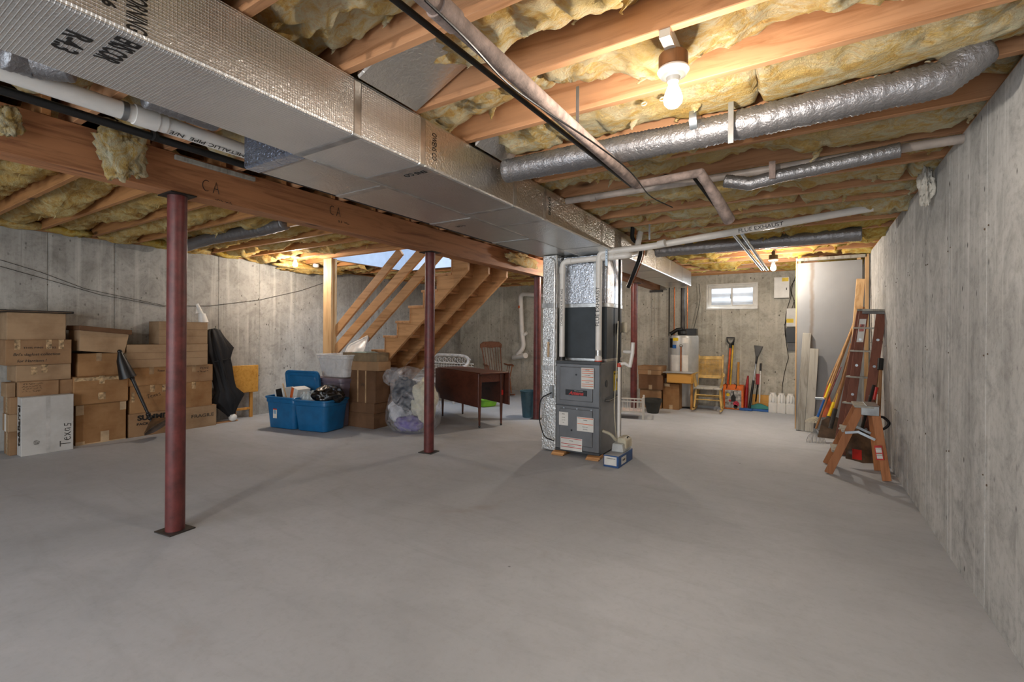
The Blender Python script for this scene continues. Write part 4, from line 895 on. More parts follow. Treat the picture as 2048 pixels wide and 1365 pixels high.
# rails and newel on the near side
t = thing('stair_railing', 'pine newel post with three slanting rails in front of the stair', 'railing', (-6.3, 4.62, 0))
yr = 4.66
nx0 = P(652, 600, 1, yr)[0]; nx1 = P(668, 600, 1, yr)[0]
MB().box(nx0, nx1, yr-.05, yr-.01, 0, 2.445).build('newel', M_PINEZ, t, bevel=.003)
MB().box(nx0+.02, nx1+.03, yr-.01, yr+.03, 0, 2.44).build('newel_backing', M_PINEZ, t, bevel=.003)
for (a0, a1, b0, b1) in (((664, 662), (792, 503.5), (660, 688), (818, 502)), ((667, 692), (830, 503.5), (694, 690.5), (850, 508.5)), ((714, 684), (850, 526), (722, 700), (850, 557))):
    A0, A1 = P(*a0, 1, yr+.03), P(*a1, 1, yr+.03); B0, B1 = P(*b0, 1, yr+.03), P(*b1, 1, yr+.03)
    da = (A1-A0).normalized(); 
    # board centre line midway between the measured edges
    c0 = A0; k0 = (B0-A0); off = k0-da*k0.dot(da); w = min(.14, max(.11, off.length)); c = A0+off*.5
    n_ = off.normalized(); e = c+da*((2.44-c.z)/da.z)
    s_ = c if a0[0] > 700 else c-da*.12
    if a0[0] == 664: s_ = c-da*.02
    if a0[0] == 667: s_ = c-da*.10
    MB().beam(s_, e, .038, w, up=(0, 1, 0)).build('rail', M_STAIR, t) if False else MB().beam(s_, e, w, .038, up=(0, 1, 0)).build('rail', M_STAIR, t, bevel=.003)
# ------------------------------------------------------------------ cartons
def carton(label, xf, y0, y1, z0, z1, dep=.36, mat=M_CARD, rz=0, tape=True, group=None, flaps=False, bev=.004, cat='box', tmat=None, seam='y'):
    """a closed shipping carton; its front face looks towards +x"""
    c = ((xf-dep/2), (y0+y1)/2, z0); t = thing('cardboard_box', label, cat, c, group); T = TR(c, rz); w = (y1-y0)/2; d = dep/2; hh = z1-z0
    MB(T).box(-d, d, -w, w, 0, hh-.003).build('carton', mat, t, bevel=bev)
    MB(T).box(-d, -.001, -w, w, hh-.003, hh).box(.001, d, -w, w, hh-.003, hh).build('flaps', mat, t)
    if tape:
        tm = tmat or M_TAPE
        MB(T).box(-d-.001, d+.001, -.025, .025, hh-.001, hh+.0008).box(d-.0002, d+.0012, -.025, .025, hh-.09, hh+.0008).build('tape', tm, t)
    t['_T'] = 0; return t, T, w, d, hh
def patch(T, d, y, z, w, h_, mat, t, nm='tape_patch'): return MB(T).box(d-.0002, d+.0014, y-w/2, y+w/2, z-h_/2, z+h_/2).build(nm, mat, t)
def fr(T, d, y, z): return T @ frame((d+.0018, y, z), (0, 1, 0), (0, 0, 1))
XA = -6.985
def yz(px, py, x): q = P(px, py, 0, x); return q.y, q.z
# white flat box
xw = -6.83; y0 = FL(42, 915).y; y1 = FL(147, 899).y; zt = (yz(42, 797, xw)[1]+yz(147, 788, xw)[1])/2
t, T, w, d, hh = carton('flat white box lettered &Barrel on its edge and Texas on its front, on the floor', xw, y0, y1, 0, zt, .145, M_CARDW, tape=False)
MB(T).box(-d, d, -.02, .015, hh, hh+.001).box(d-.0002, d+.001, -.02, .015, 0, hh).build('seam_tape', plain('white_tape', 'bdbab6', rough=.4), t)
text('te&Barrel', .118, T @ frame((0, -w-.0012, hh*.52), (0, 0, 1), (-1, 0, 0)), M_INK, t, sx=.92, bold=.004)
TX = [[(0, 1), (.7, 1)], [(.35, 1), (.3, 0)], [(.7, .35), (1.1, .42), (1.0, .62), (.8, .55), (.75, .2), (.95, .0), (1.15, .1)], [(1.3, .6), (1.75, 0)], [(1.7, .6), (1.3, 0)], [(2.25, .5), (2.0, .55), (1.9, .2), (2.1, .05), (2.25, .4), (2.3, 0)], [(2.9, .62), (2.6, .6), (2.6, .35), (2.85, .28), (2.8, 0), (2.5, 0)], [(2.95, -.2), (2.97, -.22)]]
o3 = T @ Vector((d+.001, .13, .05)); hand(TX, o3+Vector((0, .05, 0)), (0, 0, 1), (0, -1, 0), .085, t, .0038, M_INKB)
MB(T).tube([(d+.0005, -.09, .13), (d+.0015, -.09, .13)], .026, 16).build('round_stamp', plain('stamp_grey', '8b8985', rough=.8, vary=.25, scale=60), t)
# stack A behind it
zs = [0] + [yz(30, p, XA)[1] for p in (865, 830, 795, 763)]
zs = [0, .155, .29, .425, .545]
zs = [0.0]+[P(31, p, 0, XA)[2] for p in (864, 829, 795)]
ya = P(6, 905, 0, XA)[1]; ya = 1.385; yb = y0+.36
descs = ['brown box on the floor behind the left edge of the white box', 'brown box with a strip of clear tape, second from floor behind the white box', 'brown box with a white shipping label, third from floor behind the white box']
for k in range(3):
    t, T, w, d, hh = carton(descs[k], XA, ya-(.01 if k == 1 else 0), yb, zs[k], zs[k+1], .2+.02*k, M_CARD if k != 1 else M_CARD2, tape=False)
    MB(T).box(-.03, .03, -w-.001, -w, 0, hh).build('tape' if k != 1 else 'white_label', M_TAPEC if k != 1 else M_PAPER, t)
z3 = zs[3]; z4 = P(42, 764, 0, XA)[2]
t, T, w, d, hh = carton('small pale brown box at the left photo edge, just above white box height', XA-.03, ya-.02, y0-.004, z3, z4-.01, .2, M_CARD2, tape=False)
t, T, w, d, hh = carton('small box covered in cramped handwriting, directly above the white box', XA+.04, y0+.004, P(118, 770, 0, XA+.04)[1], z3, z4, .3, M_CARD, tape=False)
rr = random.Random(5)
for r_ in range(4): hand(squig(6, rr), T @ Vector((d+.001, -w+.02+.01*rr.random(), hh-.035-r_*.026)), (0, 1, 0), (0, 0, 1), .042, t, .0013)
t, T, w, d, hh = carton('narrow plain box beside the small box with handwriting', XA+.02, P(119, 770, 0, XA+.04)[1], P(144, 770, 0, XA)[1], z3, z4-.002, .3, M_CARD, tape=False)
z5 = P(90, 729, 0, XA)[2]; z6 = P(90, 680, 0, XA+.03)[2]; z7 = P(60, 626, 0, XA)[2]
t, T, w, d, hh = carton('greyish brown taped box under the box of ink writing, left stack', XA, P(32, 745, 0, XA)[1], P(142, 745, 0, XA)[1], z4, z5, .34, M_CARD2, tmat=M_TAPEC)
patch(T, d, -.08, hh*.6, .05, hh*.5, M_TAPEC, t)
t, T, w, d, hh = carton('taped brown box with long handwriting ending in an exclamation mark, left stack', XA+.04, P(11, 705, 0, XA+.04)[1], P(143, 705, 0, XA+.04)[1], z5, z6, .38, M_CARD, tape=False)
for yy in (-.17, .07, .17): MB(T).box(d-.0002, d+.0014, yy-.022, yy+.022, hh*.62, hh+.001).build('clear_tape', M_TAPEC, t)
text("Bri's daglost collection", .042, fr(T, d, -.02, hh*.42), M_INKB, t, 'handwriting', sx=.95, shear=.15); text('for Harrison !', .042, fr(T, d, -.06, hh*.16), M_INKB, t, 'handwriting', sx=.95, shear=.15)
text('THIS FINE . 0102', .026, fr(T, d, .0, hh*.68), M_TAPEP if 0 else M_INKB, t, 'stencil_print', sx=1.4)
t, T, w, d, hh = carton('grey-brown open-topped box near the photo left edge, topmost of its stack', XA+.01, P(13, 650, 0, XA)[1], P(131, 650, 0, XA)[1], z6, z7, .36, M_CARD2, tape=False)
c_ = ((XA-.17), (P(0, 620, 0, XA)[1]+P(152, 620, 0, XA)[1])/2-.02, z7)
o = MB(TR(c_, -.03)).box(-.2, .22, -.33, .29, .002, .026).build('black_tray', M_BLACKP, bevel=.003); tag(o, 'thin black patterned tray lying on the topmost box of the left stack', 'tray')
MB(TR(c_, -.03)).box(.216, .222, -.30, .27, .008, .016).build('rim_pattern', M_BROWND, o)
# stack B
XB = -6.985; B0 = FL(151, 893).y
zb1 = P(151, 812, 0, XB)[2]; zb2 = P(150, 755, 0, XB+.02)[2]; zb3 = P(160, 708, 0, XB)[2]
t, T, w, d, hh = carton('large brown box with pale tape patches on its corners, second stack, on the floor', XB, B0, FL(252, 878).y, 0, zb1, .36, M_CARD3, tape=False)
for yy, zz, a, b in ((-w+.035, hh-.06, .07, .11), (w-.03, hh-.05, .06, .10), (.03, .07, .08, .12), (-w+.04, .02, .08, .04)): patch(T, d, yy, zz, a, b, M_TAPEP, t)
MB(T).box(d-.0002, d+.0012, -w, w, .0, .012).build('edge_tape', M_TAPEP, t)
t, T, w, d, hh = carton('bulging orange-brown box shiny with clear tape, on the box with tape patches', XB+.03, P(146, 790, 0, XB+.03)[1], P(257, 780, 0, XB+.03)[1], zb1, zb2, .38, M_CARD3, tmat=M_TAPEC, bev=.012)
MB(T).box(d-.0002, d+.0014, -w+.01, w-.01, hh-.05, hh-.012).build('clear_tape', M_TAPEC, t); patch(T, d, 0, .09, .07, .08, M_TAPEC, t)
t, T, w, d, hh = carton('plain brown box squeezed under the tilted lidded box', XB-.02, P(157, 735, 0, XB)[1], P(239, 735, 0, XB)[1], zb2, zb3, .33, M_CARD3)
c_ = (XB-.14, (P(152, 690, 0, XB)[1]+P(250, 690, 0, XB)[1])/2, zb3+.012); hh_ = P(152, 660, 0, XB)[2]-zb3-.02
t = thing('cardboard_box', 'tilted brown box with a loose lid, topmost of the second stack', 'box', c_)
T = TR(c_, .05, -.10, 0)
MB(T).prism([(-.21, 0), (.21, 0), (.235, hh_), (-.235, hh_)], -.15, .16, 'x').build('carton', M_CARD2, t, bevel=.003); MB(T).box(-.175, .185, -.25, .25, hh_-.02, hh_+.035).build('lid', M_CARDD, t, bevel=.004)
# stack C
XC = -6.99
def yc_(px): return P(px, 800, 0, XC)[1]
zc1 = P(258, 830, 0, XC)[2]; zc1b = P(433, 809, 0, XC)[2]; zc2 = P(258, 774, 0, XC)[2]; zc3 = P(258, 737, 0, XC)[2]; zc4 = P(258, 690, 0, XC)[2]; zc5 = P(318, 643, 0, XC-.02)[2]
ym = (yc_(258)+yc_(433))/2-.02
zc1 = (zc1+zc1b)/2
t, T, w, d, hh = carton('brown box printed SUMMIT PACKAGING on the floor, third stack', XC, yc_(258), ym, 0, zc1, .34, M_CARD, tape=False)
text('SUMMIT', .085, fr(T, d, .02, hh*.78), M_INK, t, 'printed_name', sx=1.15, bold=.004); text('PACKAGING', .042, fr(T, d, -.02, hh*.52), M_INK, t, 'printed_name', sx=1.2, bold=.001)
t, T, w, d, hh = carton('brown box marked FRAGILE on the floor, behind the near column', XC, ym+.01, yc_(433), 0, zc1, .34, M_CARD2, tape=False)
text('FRAGILE', .062, fr(T, d, .08, hh*.55), M_INKB, t, 'handwriting', sx=1.25)
zz2 = [(zc1, P(258, 774, 0, XC)[2])]
t, T, w, d, hh = carton('taped brown box with Texas scrawled on it, above the SUMMIT box', XC, yc_(260), ym-.01, zc1, zc2, .34, M_CARD3, tmat=M_TAPEC)
hand(TX, T @ Vector((d+.001, -.05, hh*.5)), (0, 1, .25), (0, -.25, 1), .05, t, .002, M_INKB); patch(T, d, -w+.03, hh*.6, .03, .12, M_TAPEC, t); patch(T, d, w-.1, hh-.05, .05, .09, M_TAPEC, t)
t, T, w, d, hh = carton('plain brown box above the FRAGILE box, partly behind the near column', XC, ym, yc_(424), zc1, zc2, .34, M_CARD3, tmat=M_TAPEC)
t, T, w, d, hh = carton('brown box with small Texas note, above the taped Texas box', XC, yc_(256), ym-.01, zc2, zc3, .34, M_CARD3, tape=True)
text('Texas', .035, fr(T, d, .1, hh*.78), M_INKB, t, 'handwriting', shear=.2)
t, T, w, d, hh = carton('brown box with smudged handwriting right of the near column', XC, ym, yc_(425), zc2, zc3, .34, M_CARD, tape=True)
text('TOYS', .045, fr(T, d, .12, hh*.8), M_INKB, t, 'handwriting', shear=.3); hand(squig(4, rr), T @ Vector((d+.001, .04, hh*.55)), (0, 1, 0), (0, 0, 1), .06, t, .002)
t, T, w, d, hh = carton('wide pale ribbed brown box spanning the third stack, below its topmost box', XC+.01, yc_(252), yc_(414), zc3, zc4, .33, M_CARD2, tape=False, bev=.003)
for q in (.35, .65): MB(T).box(d, d+.001, -w, w, hh*q, hh*q+.003).build('crease', M_CARDD, t)
t, T, w, d, hh = carton('pale brown box topmost behind the near column, with a white nozzle on it', XC-.01, yc_(318), yc_(415), zc4, zc5, .3, M_CARD2, tape=False)
for q in (.35, .65): MB(T).box(d, d+.001, -w, w, hh*q, hh*q+.003).build('crease', M_CARDD, t)
# white nozzle
q = P(402, 643, 0, XC-.1); t = thing('white_nozzle', 'white plastic tapered nozzle standing on the topmost box of the third stack', 'nozzle', (q.x, q.y, zc5))
zz = P(397, 611, 0, XC-.1)[2]
MB().tube([(q.x, q.y+.03, zc5+.001), (q.x, q.y+.01, zc5+.12)], [.062, .042], 16).build('cone', M_CERAM, t, smooth=True); MB().tube([(q.x, q.y+.01, zc5+.11), (q.x, q.y-.055, zz+.02)], [.028, .020], 12).build('neck', M_CERAM, t, smooth=True)
MB().prism([(q.y-.07, zc5+.12), (q.y-.01, zc5+.13), (q.y-.05, zc5+.22)], q.x-.01, q.x+.01, 'x').build('trigger', M_CERAM, t)
# floor lamp leaning on the boxes
a = P(240, 705, 0, -6.88); b_ = P(262, 752, 0, -6.86); e = P(304, 846, 0, -6.72)
t = thing('floor_lamp', 'black floor lamp leaning upside down on the cardboard boxes, round brown base on floor', 'floor lamp', (e.x, e.y, 0))
MB().tube([b_, b_.lerp(e, .5), e], [.020, .017, .014], 14).build('pole', M_BLACKP, t, smooth=True)
for f_ in (.05, .82, .9): c_ = b_.lerp(e, f_); MB().sphere(c_, .026, 8).build('turned_ring', M_BLACKP, t, smooth=True)
dn = (e-b_).normalized()
MB().tube([b_+Vector((.0, -.03, -.02)), a.lerp(b_, .35)+Vector((0, -.02, 0)), a], [.085, .05, .022], 18).build('bell_shade', M_BLACKP, t, smooth=True); MB().sphere(a-dn*.01, .024, 8).build('finial', M_BLACKP, t, smooth=True)
c_ = Vector((e.x+.02, e.y+.05, .155)); ax_ = (dn+Vector((.35, .2, 0))).normalized()
MB().tube([c_-ax_*.10, c_-ax_*.04, c_, c_+ax_*.015, c_+ax_*.03], [.02, .10, .155, .16, .12], 28).build('disc_base', M_BROWND, t, smooth=True)
# closed black parasol upside down
a = P(424, 658, 0, -7.17); b_ = P(463, 832, 0, -7.08)
t = thing('closed_umbrella', 'closed black fabric umbrella standing upside down against the boxes, white knob on the floor', 'umbrella', (b_.x, b_.y, 0))
prof = [(0, .04), (.03, .09), (.12, .12), (.25, .155), (.36, .13), (.46, .125), (.58, .12), (.70, .13), (.80, .17), (.90, .12), (.97, .065), (1, .05)]
vs = []; n = 56; d_ = (b_-a); dn = d_.normalized(); u_ = Vector((0, 1, 0)); u_ = (u_-dn*u_.dot(dn)).normalized(); v_ = dn.cross(u_)
rr = random.Random(2)
for f_, r_ in prof:
    for j in range(n):
        th = 2*PI*j/n; k_ = 1+.26*math.sin(j*2*PI/7+f_*2.5)*(.35+.65*math.sin(PI*min(1, f_+.1)))+.06*math.sin(j*2.9+f_*9)
        c_ = a+d_*f_; ex = 1.25 if (.2 < f_ < .3 and math.cos(th) > .8) or (.76 < f_ < .85) else 1
        vs.append(c_+(u_*math.cos(th)*k_*ex+v_*math.sin(th)*.55*k_)*r_)
MB().add(vs, [(i*n+j, i*n+(j+1) % n, (i+1)*n+(j+1) % n, (i+1)*n+j) for i in range(len(prof)-1) for j in range(n)]+[tuple(range(n)), tuple(range((len(prof)-1)*n, len(prof)*n))]).build('canopy', M_BLACKF, t, smooth='all')
kb = b_+Vector((0, 0, -.02)); MB().tube([b_-dn*.02, b_+dn*.07], [.045, .03], 12).build('collar', M_CERAM, t, smooth=True); MB().sphere((b_+dn*.09).to_tuple()[:2]+(.057,), .056, 10).build('knob', M_CERAM, t, smooth=True)
c_ = a+d_*.36; MB().tube([c_+(u_*math.cos(q)+v_*math.sin(q)*.55)*.145 for q in [2*PI*i/20 for i in range(21)]], .006, 6).build('tie_strap', M_BLACKF, t, smooth=True)
o = MB().box(-7.12, -7.06, 3.44, 3.74, 0, .018).build('wood_strip', M_PINEY, bevel=.002); tag(o, 'short strip of pale wood on the floor beside the umbrella knob', 'board')
# folding tray table
xt = -7.20
a = P(455, 733, 0, xt); b_ = P(516, 785, 0, xt)
t = thing('tray_table', 'folded orange-varnished wooden tray table leaning on the left wall', 'tray table', (xt, (a.y+b_.y)/2, 0))
zt_, zb_ = a.z, P(480, 787, 0, xt)[2]
MB().box(xt-.012, xt+.012, a.y-.02, b_.y, zb_, zt_).build('top', M_OAK, t, bevel=.01, seg=3)
for y in (a.y+.12, b_.y-.09):
    MB().box(xt-.055, xt-.018, y-.022, y+.022, 0, zb_+.12).build('leg', M_OAKZ, t, bevel=.003)
MB().box(xt-.05, xt-.02, a.y+.1, b_.y-.08, .12, .155).build('stretcher', M_OAKZ, t, bevel=.003)
# ------------------------------------------------------------------ totes
def tote(T, w0, d0, w1, d1, H, mat, t, rim=.022, wall=.004, cr=.06):
    def ring(w, d, z, r):
        out = []
        for sx, sy, a0 in ((1, 1, 0), (-1, 1, PI/2), (-1, -1, PI), (1, -1, 1.5*PI)):
            for i in range(6):
                a = a0+PI/2*i/5; out.append((sx*(w/2-r)+math.cos(a)*r, sy*(d/2-r)+math.sin(a)*r, z))
        return out
    L = [(w0*.9, d0*.9, .0, cr), (w0, d0, .012, cr), (w0+(w1-w0)*.78, d0+(d1-d0)*.78, H*.80, cr), (w0+(w1-w0)*.78+.02, d0+(d1-d0)*.78+.02, H*.82, cr), (w1+.005, d1+.005, H*.93, cr)]
    I = [(w1-wall*2, d1-wall*2, H-.005, cr), (w0-wall*2, d0-wall*2, .03, cr)]
    R = [(w1+rim, d1+rim, H*.93, cr+.01), (w1+rim*1.6, d1+rim*1.6, H*.945, cr+.01), (w1+rim*1.6, d1+rim*1.6, H*.985, cr+.01), (w1+rim*.6, d1+rim*.6, H, cr)]
    n = 24
    def loft(rs, cap0=False, cap1=False):
        m = MB(T); v = [p for r in rs for p in ring(*r)]; f = [(i*n+j, i*n+(j+1) % n, (i+1)*n+(j+1) % n, (i+1)*n+j) for i in range(len(rs)-1) for j in range(n)]
        if cap0: f.append(tuple(range(n)))
        if cap1: f.append(tuple(range((len(rs)-1)*n, len(rs)*n)))
        return m.add(v, f)
    loft(L+I, True, True).build('body', mat, t, smooth=True); loft(R+[I[0]]).build('rim', mat, t, smooth=True)
    return ring
def lidm(T, w, d, mat, t, th=.03, cr=.07):
    n = 24
    def ring(w, d, z, r, g=0):
        out = []
        for sx, sy, a0 in ((1, 1, 0), (-1, 1, PI/2), (-1, -1, PI), (1, -1, 1.5*PI)):
            for i in range(6):
                a = a0+PI/2*i/5; out.append((sx*(w/2-r)+math.cos(a)*r, sy*(d/2-r)+math.sin(a)*r, z))
        return out
    rs = [(w, d, 0, cr), (w, d, th, cr), (w-.05, d-.05, th, cr-.01), (w-.07, d-.07, th*.5, cr-.01), (w-.14, d-.14, th*.5, cr-.02), (w-.16, d-.16, th*.9, cr-.02)]
    v = [p for r in rs for p in ring(*r)]; f = [(i*n+j, i*n+(j+1) % n, (i+1)*n+(j+1) % n, (i+1)*n+j) for i in range(len(rs)-1) for j in range(n)]+[tuple(range(n)), tuple(range((len(rs)-1)*n, len(rs)*n))]
    MB(T).add(v, f).build('lid', mat, t, smooth=True)
a = FL(533, 856); b_ = FL(585, 862); H1 = .44; rz = math.atan2(b_.y-a.y, b_.x-a.x)
H1 = P(560, 794, 1, (a.y+b_.y)/2)[2]
nrm = Vector((-math.sin(rz), math.cos(rz), 0))
w1_ = (b_-a).length; c1 = (a+b_)/2+nrm*.21-Vector((.0, 0, 0)); T1 = TR((c1.x, c1.y, 0), rz)
t = thing('storage_tote', 'blue plastic tote with its lid propped up behind, holding boxed goods', 'storage tote', (c1.x, c1.y, 0), 'blue storage totes')
tote(T1, w1_, .36, w1_*1.14, .42, H1, M_BLUET, t)
lidm(T1 @ TR((-.0, .21, H1+.07), 0, PI/2+.12), w1_*1.32, .52, M_BLUET, t)
MB(T1).box(-.13, -.06, -.20, -.197, .14, .27).build('care_label', M_PAPER, t); MB(T1).box(-.13, -.06, -.2015, -.199, .255, .27).build('label_header', M_REDB, t); MB(T1).box(-.12, -.07, -.2015, -.199, .20, .25).build('label_print', plain('pale_blue', '86a9c0'), t)
mq = MB()  # goods inside tote 1
T = T1 @ TR((-.02, -.02, H1-.14), .1, 0, -.22)
t = thing('product_box', 'black, white and orange printed box inside the lidded blue tote', 'box', T.translation)
MB(T).box(-.13, .02, -.1, .1, 0, .25).build('carton', M_PAPER, t, bevel=.002); MB(T).box(-.10, .0, -.102, -.1, .13, .249).build('black_print', M_BLACKP, t)
T = T1 @ TR((.10, .0, H1-.12), -.1, 0, .25)
t = thing('product_box', 'orange and white box leaning right inside the lidded blue tote', 'box', T.translation)
MB(T).box(-.05, .08, -.1, .1, 0, .24).build('carton', M_PAPER, t, bevel=.002); MB(T).box(-.052, .0, -.102, -.1, .0, .238).build('orange_print', M_ORANGE, t)
T = T1 @ TR((.03, -.125, H1-.02), 0, 0, -.35); o = MB(T).box(-.007, .007, -.004, .004, 0, .2).build('wood_stick', M_PINEZ); tag(o, 'slim wooden stick poking out of the lidded blue tote', 'stick')
# tote 2
a = FL(592, 862); b_ = FL(650, 867.5); rz2 = math.atan2(b_.y-a.y, b_.x-a.x); nrm = Vector((-math.sin(rz2), math.cos(rz2), 0)); w2_ = (b_-a).length
H2 = P(620, 801, 1, (a.y+b_.y)/2-.03)[2]
c2 = (a+b_)/2+nrm*.20; T2 = TR((c2.x, c2.y, 0), rz2)
t = thing('storage_tote', 'open blue plastic tote heaped with a bottle pack and a black plastic bag', 'storage tote', (c2.x, c2.y, 0), 'blue storage totes')
tote(T2, w2_, .38, w2_*1.16, .46, H2, M_BLUET, t)
MB(T2).box(w2_*.53, w2_*.53+.006, .02, .07, H2*.76, H2*.79).build('maker_badge', plain('pink_badge', 'd0405a'), t)
# bottle pack
bt = glassy('shrink_wrap', 'dfe4e4', .25, .1)
cb_ = T2 @ Vector((-.13, .02, H2-.13))
t = thing('bottle_pack', 'shrink-wrapped pack of clear water bottles in the open blue tote', 'bottle pack', cb_)
for i in range(4):
    for j in range(3):
        p = T2 @ Vector((-.20+i*.07, -.10+j*.08, H2-.14)); MB().lathe([(.028, 0), (.031, .02), (.029, .10), (.031, .13), (.028, .17), (.012, .205), (.013, .225)], p, 12).build('bottle', M_BOTTLE if 'M_BOTTLE' in globals() else plain('clear_bottle', 'c3cccb', rough=.12, spec=.8), t, smooth=True)
        MB().lathe([(.0315, .055), (.0315, .10)], p, 12).build('bottle_label', (M_REDB, plain('dark_green', '1f4c3d'), M_PAPER)[(i+j) % 3], t, smooth=True)
MB(T2).box(-.24, .06, -.15, .12, H2-.12, H2+.085).build('wrap', bt, t, bevel=.03, seg=3, smooth=True)
# black bag
o = wad(T2 @ Vector((.15, -.03, H2+.05)), .17, .18, .12, 9, plain('black_film', '0a0a0b', rough=.2, spec=.6, bumpy=1.0, scale=7), 'black_bag', n=26, amp=.55); tag(o, 'crumpled glossy black plastic bag lying on the open blue tote', 'plastic bag')
# ------------------------------------------------------------------ boxes and bag in front of the stairs
pA, pB = FL(684, 851), FL(742, 858); rz = math.atan2(pB.y-pA.y, pB.x-pA.x); wD = (pB-pA).length; nrm = Vector((-math.sin(rz), math.cos(rz), 0))
def zD(py): return P(715, py, 1, (pA.y+pB.y)/2)[2]
def stackbox(label, xa, xb, z0, z1, dep, mat, extra=None, dz=0, rzz=0):
    q0 = P(xa, 800, 1, (pA.y+pB.y)/2)[0]; q1 = P(xb, 800, 1, (pA.y+pB.y)/2)[0]
    c = Vector(((q0+q1)/2, (pA.y+pB.y)/2+dep/2, z0)); t = thing('cardboard_box', label, 'box', c); T = TR(c, rz*.5+rzz); w = (q1-q0)/2; hh = z1-z0
    MB(T).box(-w, w, -dep/2, dep/2, 0, hh-.003).build('carton', mat, t, bevel=.003); MB(T).box(-w, w, -dep/2, -.001, hh-.003, hh).box(-w, w, .001, dep/2, hh-.003, hh).build('flaps', mat, t)
    return t, T, w, hh, dep/2
z1, z2, z3, z4, z5 = zD(825), zD(804.5), zD(741), zD(723), zD(706)
t, T, w, hh, d = stackbox('dark brown box on the floor between blue tote and clear bag', 684, 745, 0, z1, .26, M_CARDD); MB(T).box(-w+.02, -w+.1, -d-.001, -d, .02, .04).build('print', M_INKB, t)
t, T, w, hh, d = stackbox('shallow brown box second from the floor beside the clear bag', 688, 746, z1, z2, .26, M_CARDD)
t, T, w, hh, d = stackbox('tall brown box with two vertical tape lines beside the clear bag', 689, 748, z2, z3, .26, M_CARDD); 
for x in (-.03, .12): MB(T).box(x-.012, x+.012, -d-.0012, -d, 0, hh).build('tape', M_TAPE, t)
text('172', .05, T @ frame((.06, -d-.002, hh*.55), (1, 0, 0), (0, 0, 1)), M_INKB, t)
t, T, w, hh, d = stackbox('shallow pale brown box one below the labelled grey-brown box', 687, 751, z3, z4, .25, M_CARD, rzz=.06)
t, T, w, hh, d = stackbox('grey-brown box with a small white label, topmost beside the stair foot', 687, 748, z4, z5, .24, plain('kraft_olive', '7d6a50', rough=.8), rzz=.05)
MB(T).box(-w+.06, -w+.15, -d-.0012, -d, .02, .06).build('shipping_label', M_PAPER, t)
c_ = T @ Vector((-.02, .02, hh+.003)); o = MB(T).box(-.14, .13, -.12, .10, hh+.001, hh+.007).box(-.10, .09, -.10, .10, hh+.007, hh+.013).build('papers', plain('pale_green_paper', 'a8b8ae', rough=.7), bevel=.001); tag(o, 'loose greenish papers lying on the topmost grey-brown box', 'papers')
# clear tote with lid
yt = 4.27
xa = P(634, 740, 1, yt)[0]; xb = P(693, 740, 1, yt)[0]; zl0 = P(650, 755, 1, yt)[2]; zl1 = P(650, 709, 1, yt)[2]
zs0 = 0
t = thing('storage_tote', 'mauve lidded tote under the clear tote, behind the open blue tote', 'storage tote', ((xa+xb)/2, yt+.2, 0))
TT = TR(((xa+xb)/2-.03, yt+.17, 0)); tote(TT, .50, .34, .56, .40, zl0-.02, plain('mauve_plastic', '6f6470', rough=.4), t); lidm(TT @ TR((0, 0, zl0-.03)), .62, .46, plain('mauve_lid', '7a6d78', rough=.4), t, th=.028)
M_CLEAR = glassy('milky_plastic', 'dadada', .62, .25)
t = thing('storage_tote', 'translucent clear tote with its white lid tipped open, near the stair newel', 'storage tote', ((xa+xb)/2, yt+.2, zl0))
TT = TR(((xa+xb)/2, yt+.17, zl0+.003)); tote(TT, (xb-xa)*.82, .30, (xb-xa)*1.02, .38, zl1-zl0, M_CLEAR, t)
lidm(TT @ TR((.12, .16, zl1-zl0+.06), 0, 1.0, -.35), .5, .34, plain('white_lid', 'd6d4d2', rough=.35), t, th=.02)
# clear bag of clothes
bc = FL(795, 868); bc = Vector((bc.x, bc.y+.30, 0)); zt = P(790, 731, 1, bc.y)[2]
t = thing('clear_bag', 'large bulging clear plastic bag of folded clothes in front of the stair', 'plastic bag', bc)
M_BAG = glassy('clear_film', 'dcdce0', .2, .2)
prof = [(.02, 0), (.30, .01), (.37, .10), (.38, .28), (.36, .46), (.31, .62), (.24, .74), (.14, zt-.03), (.02, zt)]
v = []; n = 40; k = 0
fine = []
for i in range(len(prof)-1):
    for s_ in range(4):
        q = s_/4; fine.append((prof[i][0]*(1-q)+prof[i+1][0]*q, prof[i][1]*(1-q)+prof[i+1][1]*q))
fine.append(prof[-1])
for r_, z_ in fine:
    for j in range(n):
        th = 2*PI*j/n; d_ = Vector((math.cos(th), math.sin(th), 0)); nn = 1+.09*noise.noise(Vector((d_.x*1.6, d_.y*1.6, z_*3)))+.035*(1-2*abs(noise.noise(Vector((d_.x*5, d_.y*5, z_*6+d_.x*3)))))
        lean = -.09*max(0, z_-.45)/.35
        v.append(bc+Vector((d_.x*r_*nn+lean, d_.y*r_*nn*.85, z_)))
MB().add(v, [(i*n+j, i*n+(j+1) % n, (i+1)*n+(j+1) % n, (i+1)*n+j) for i in range(len(fine)-1) for j in range(n)]).build('film', M_BAG, t, smooth='all')
m_ = wad(bc+Vector((-.27, -.12, zt-.16)), .12, .10, .10, 4, M_BAG, 'gathered_neck', n=16); m_.location -= Vector(OFF[t.name]); m_.parent = t
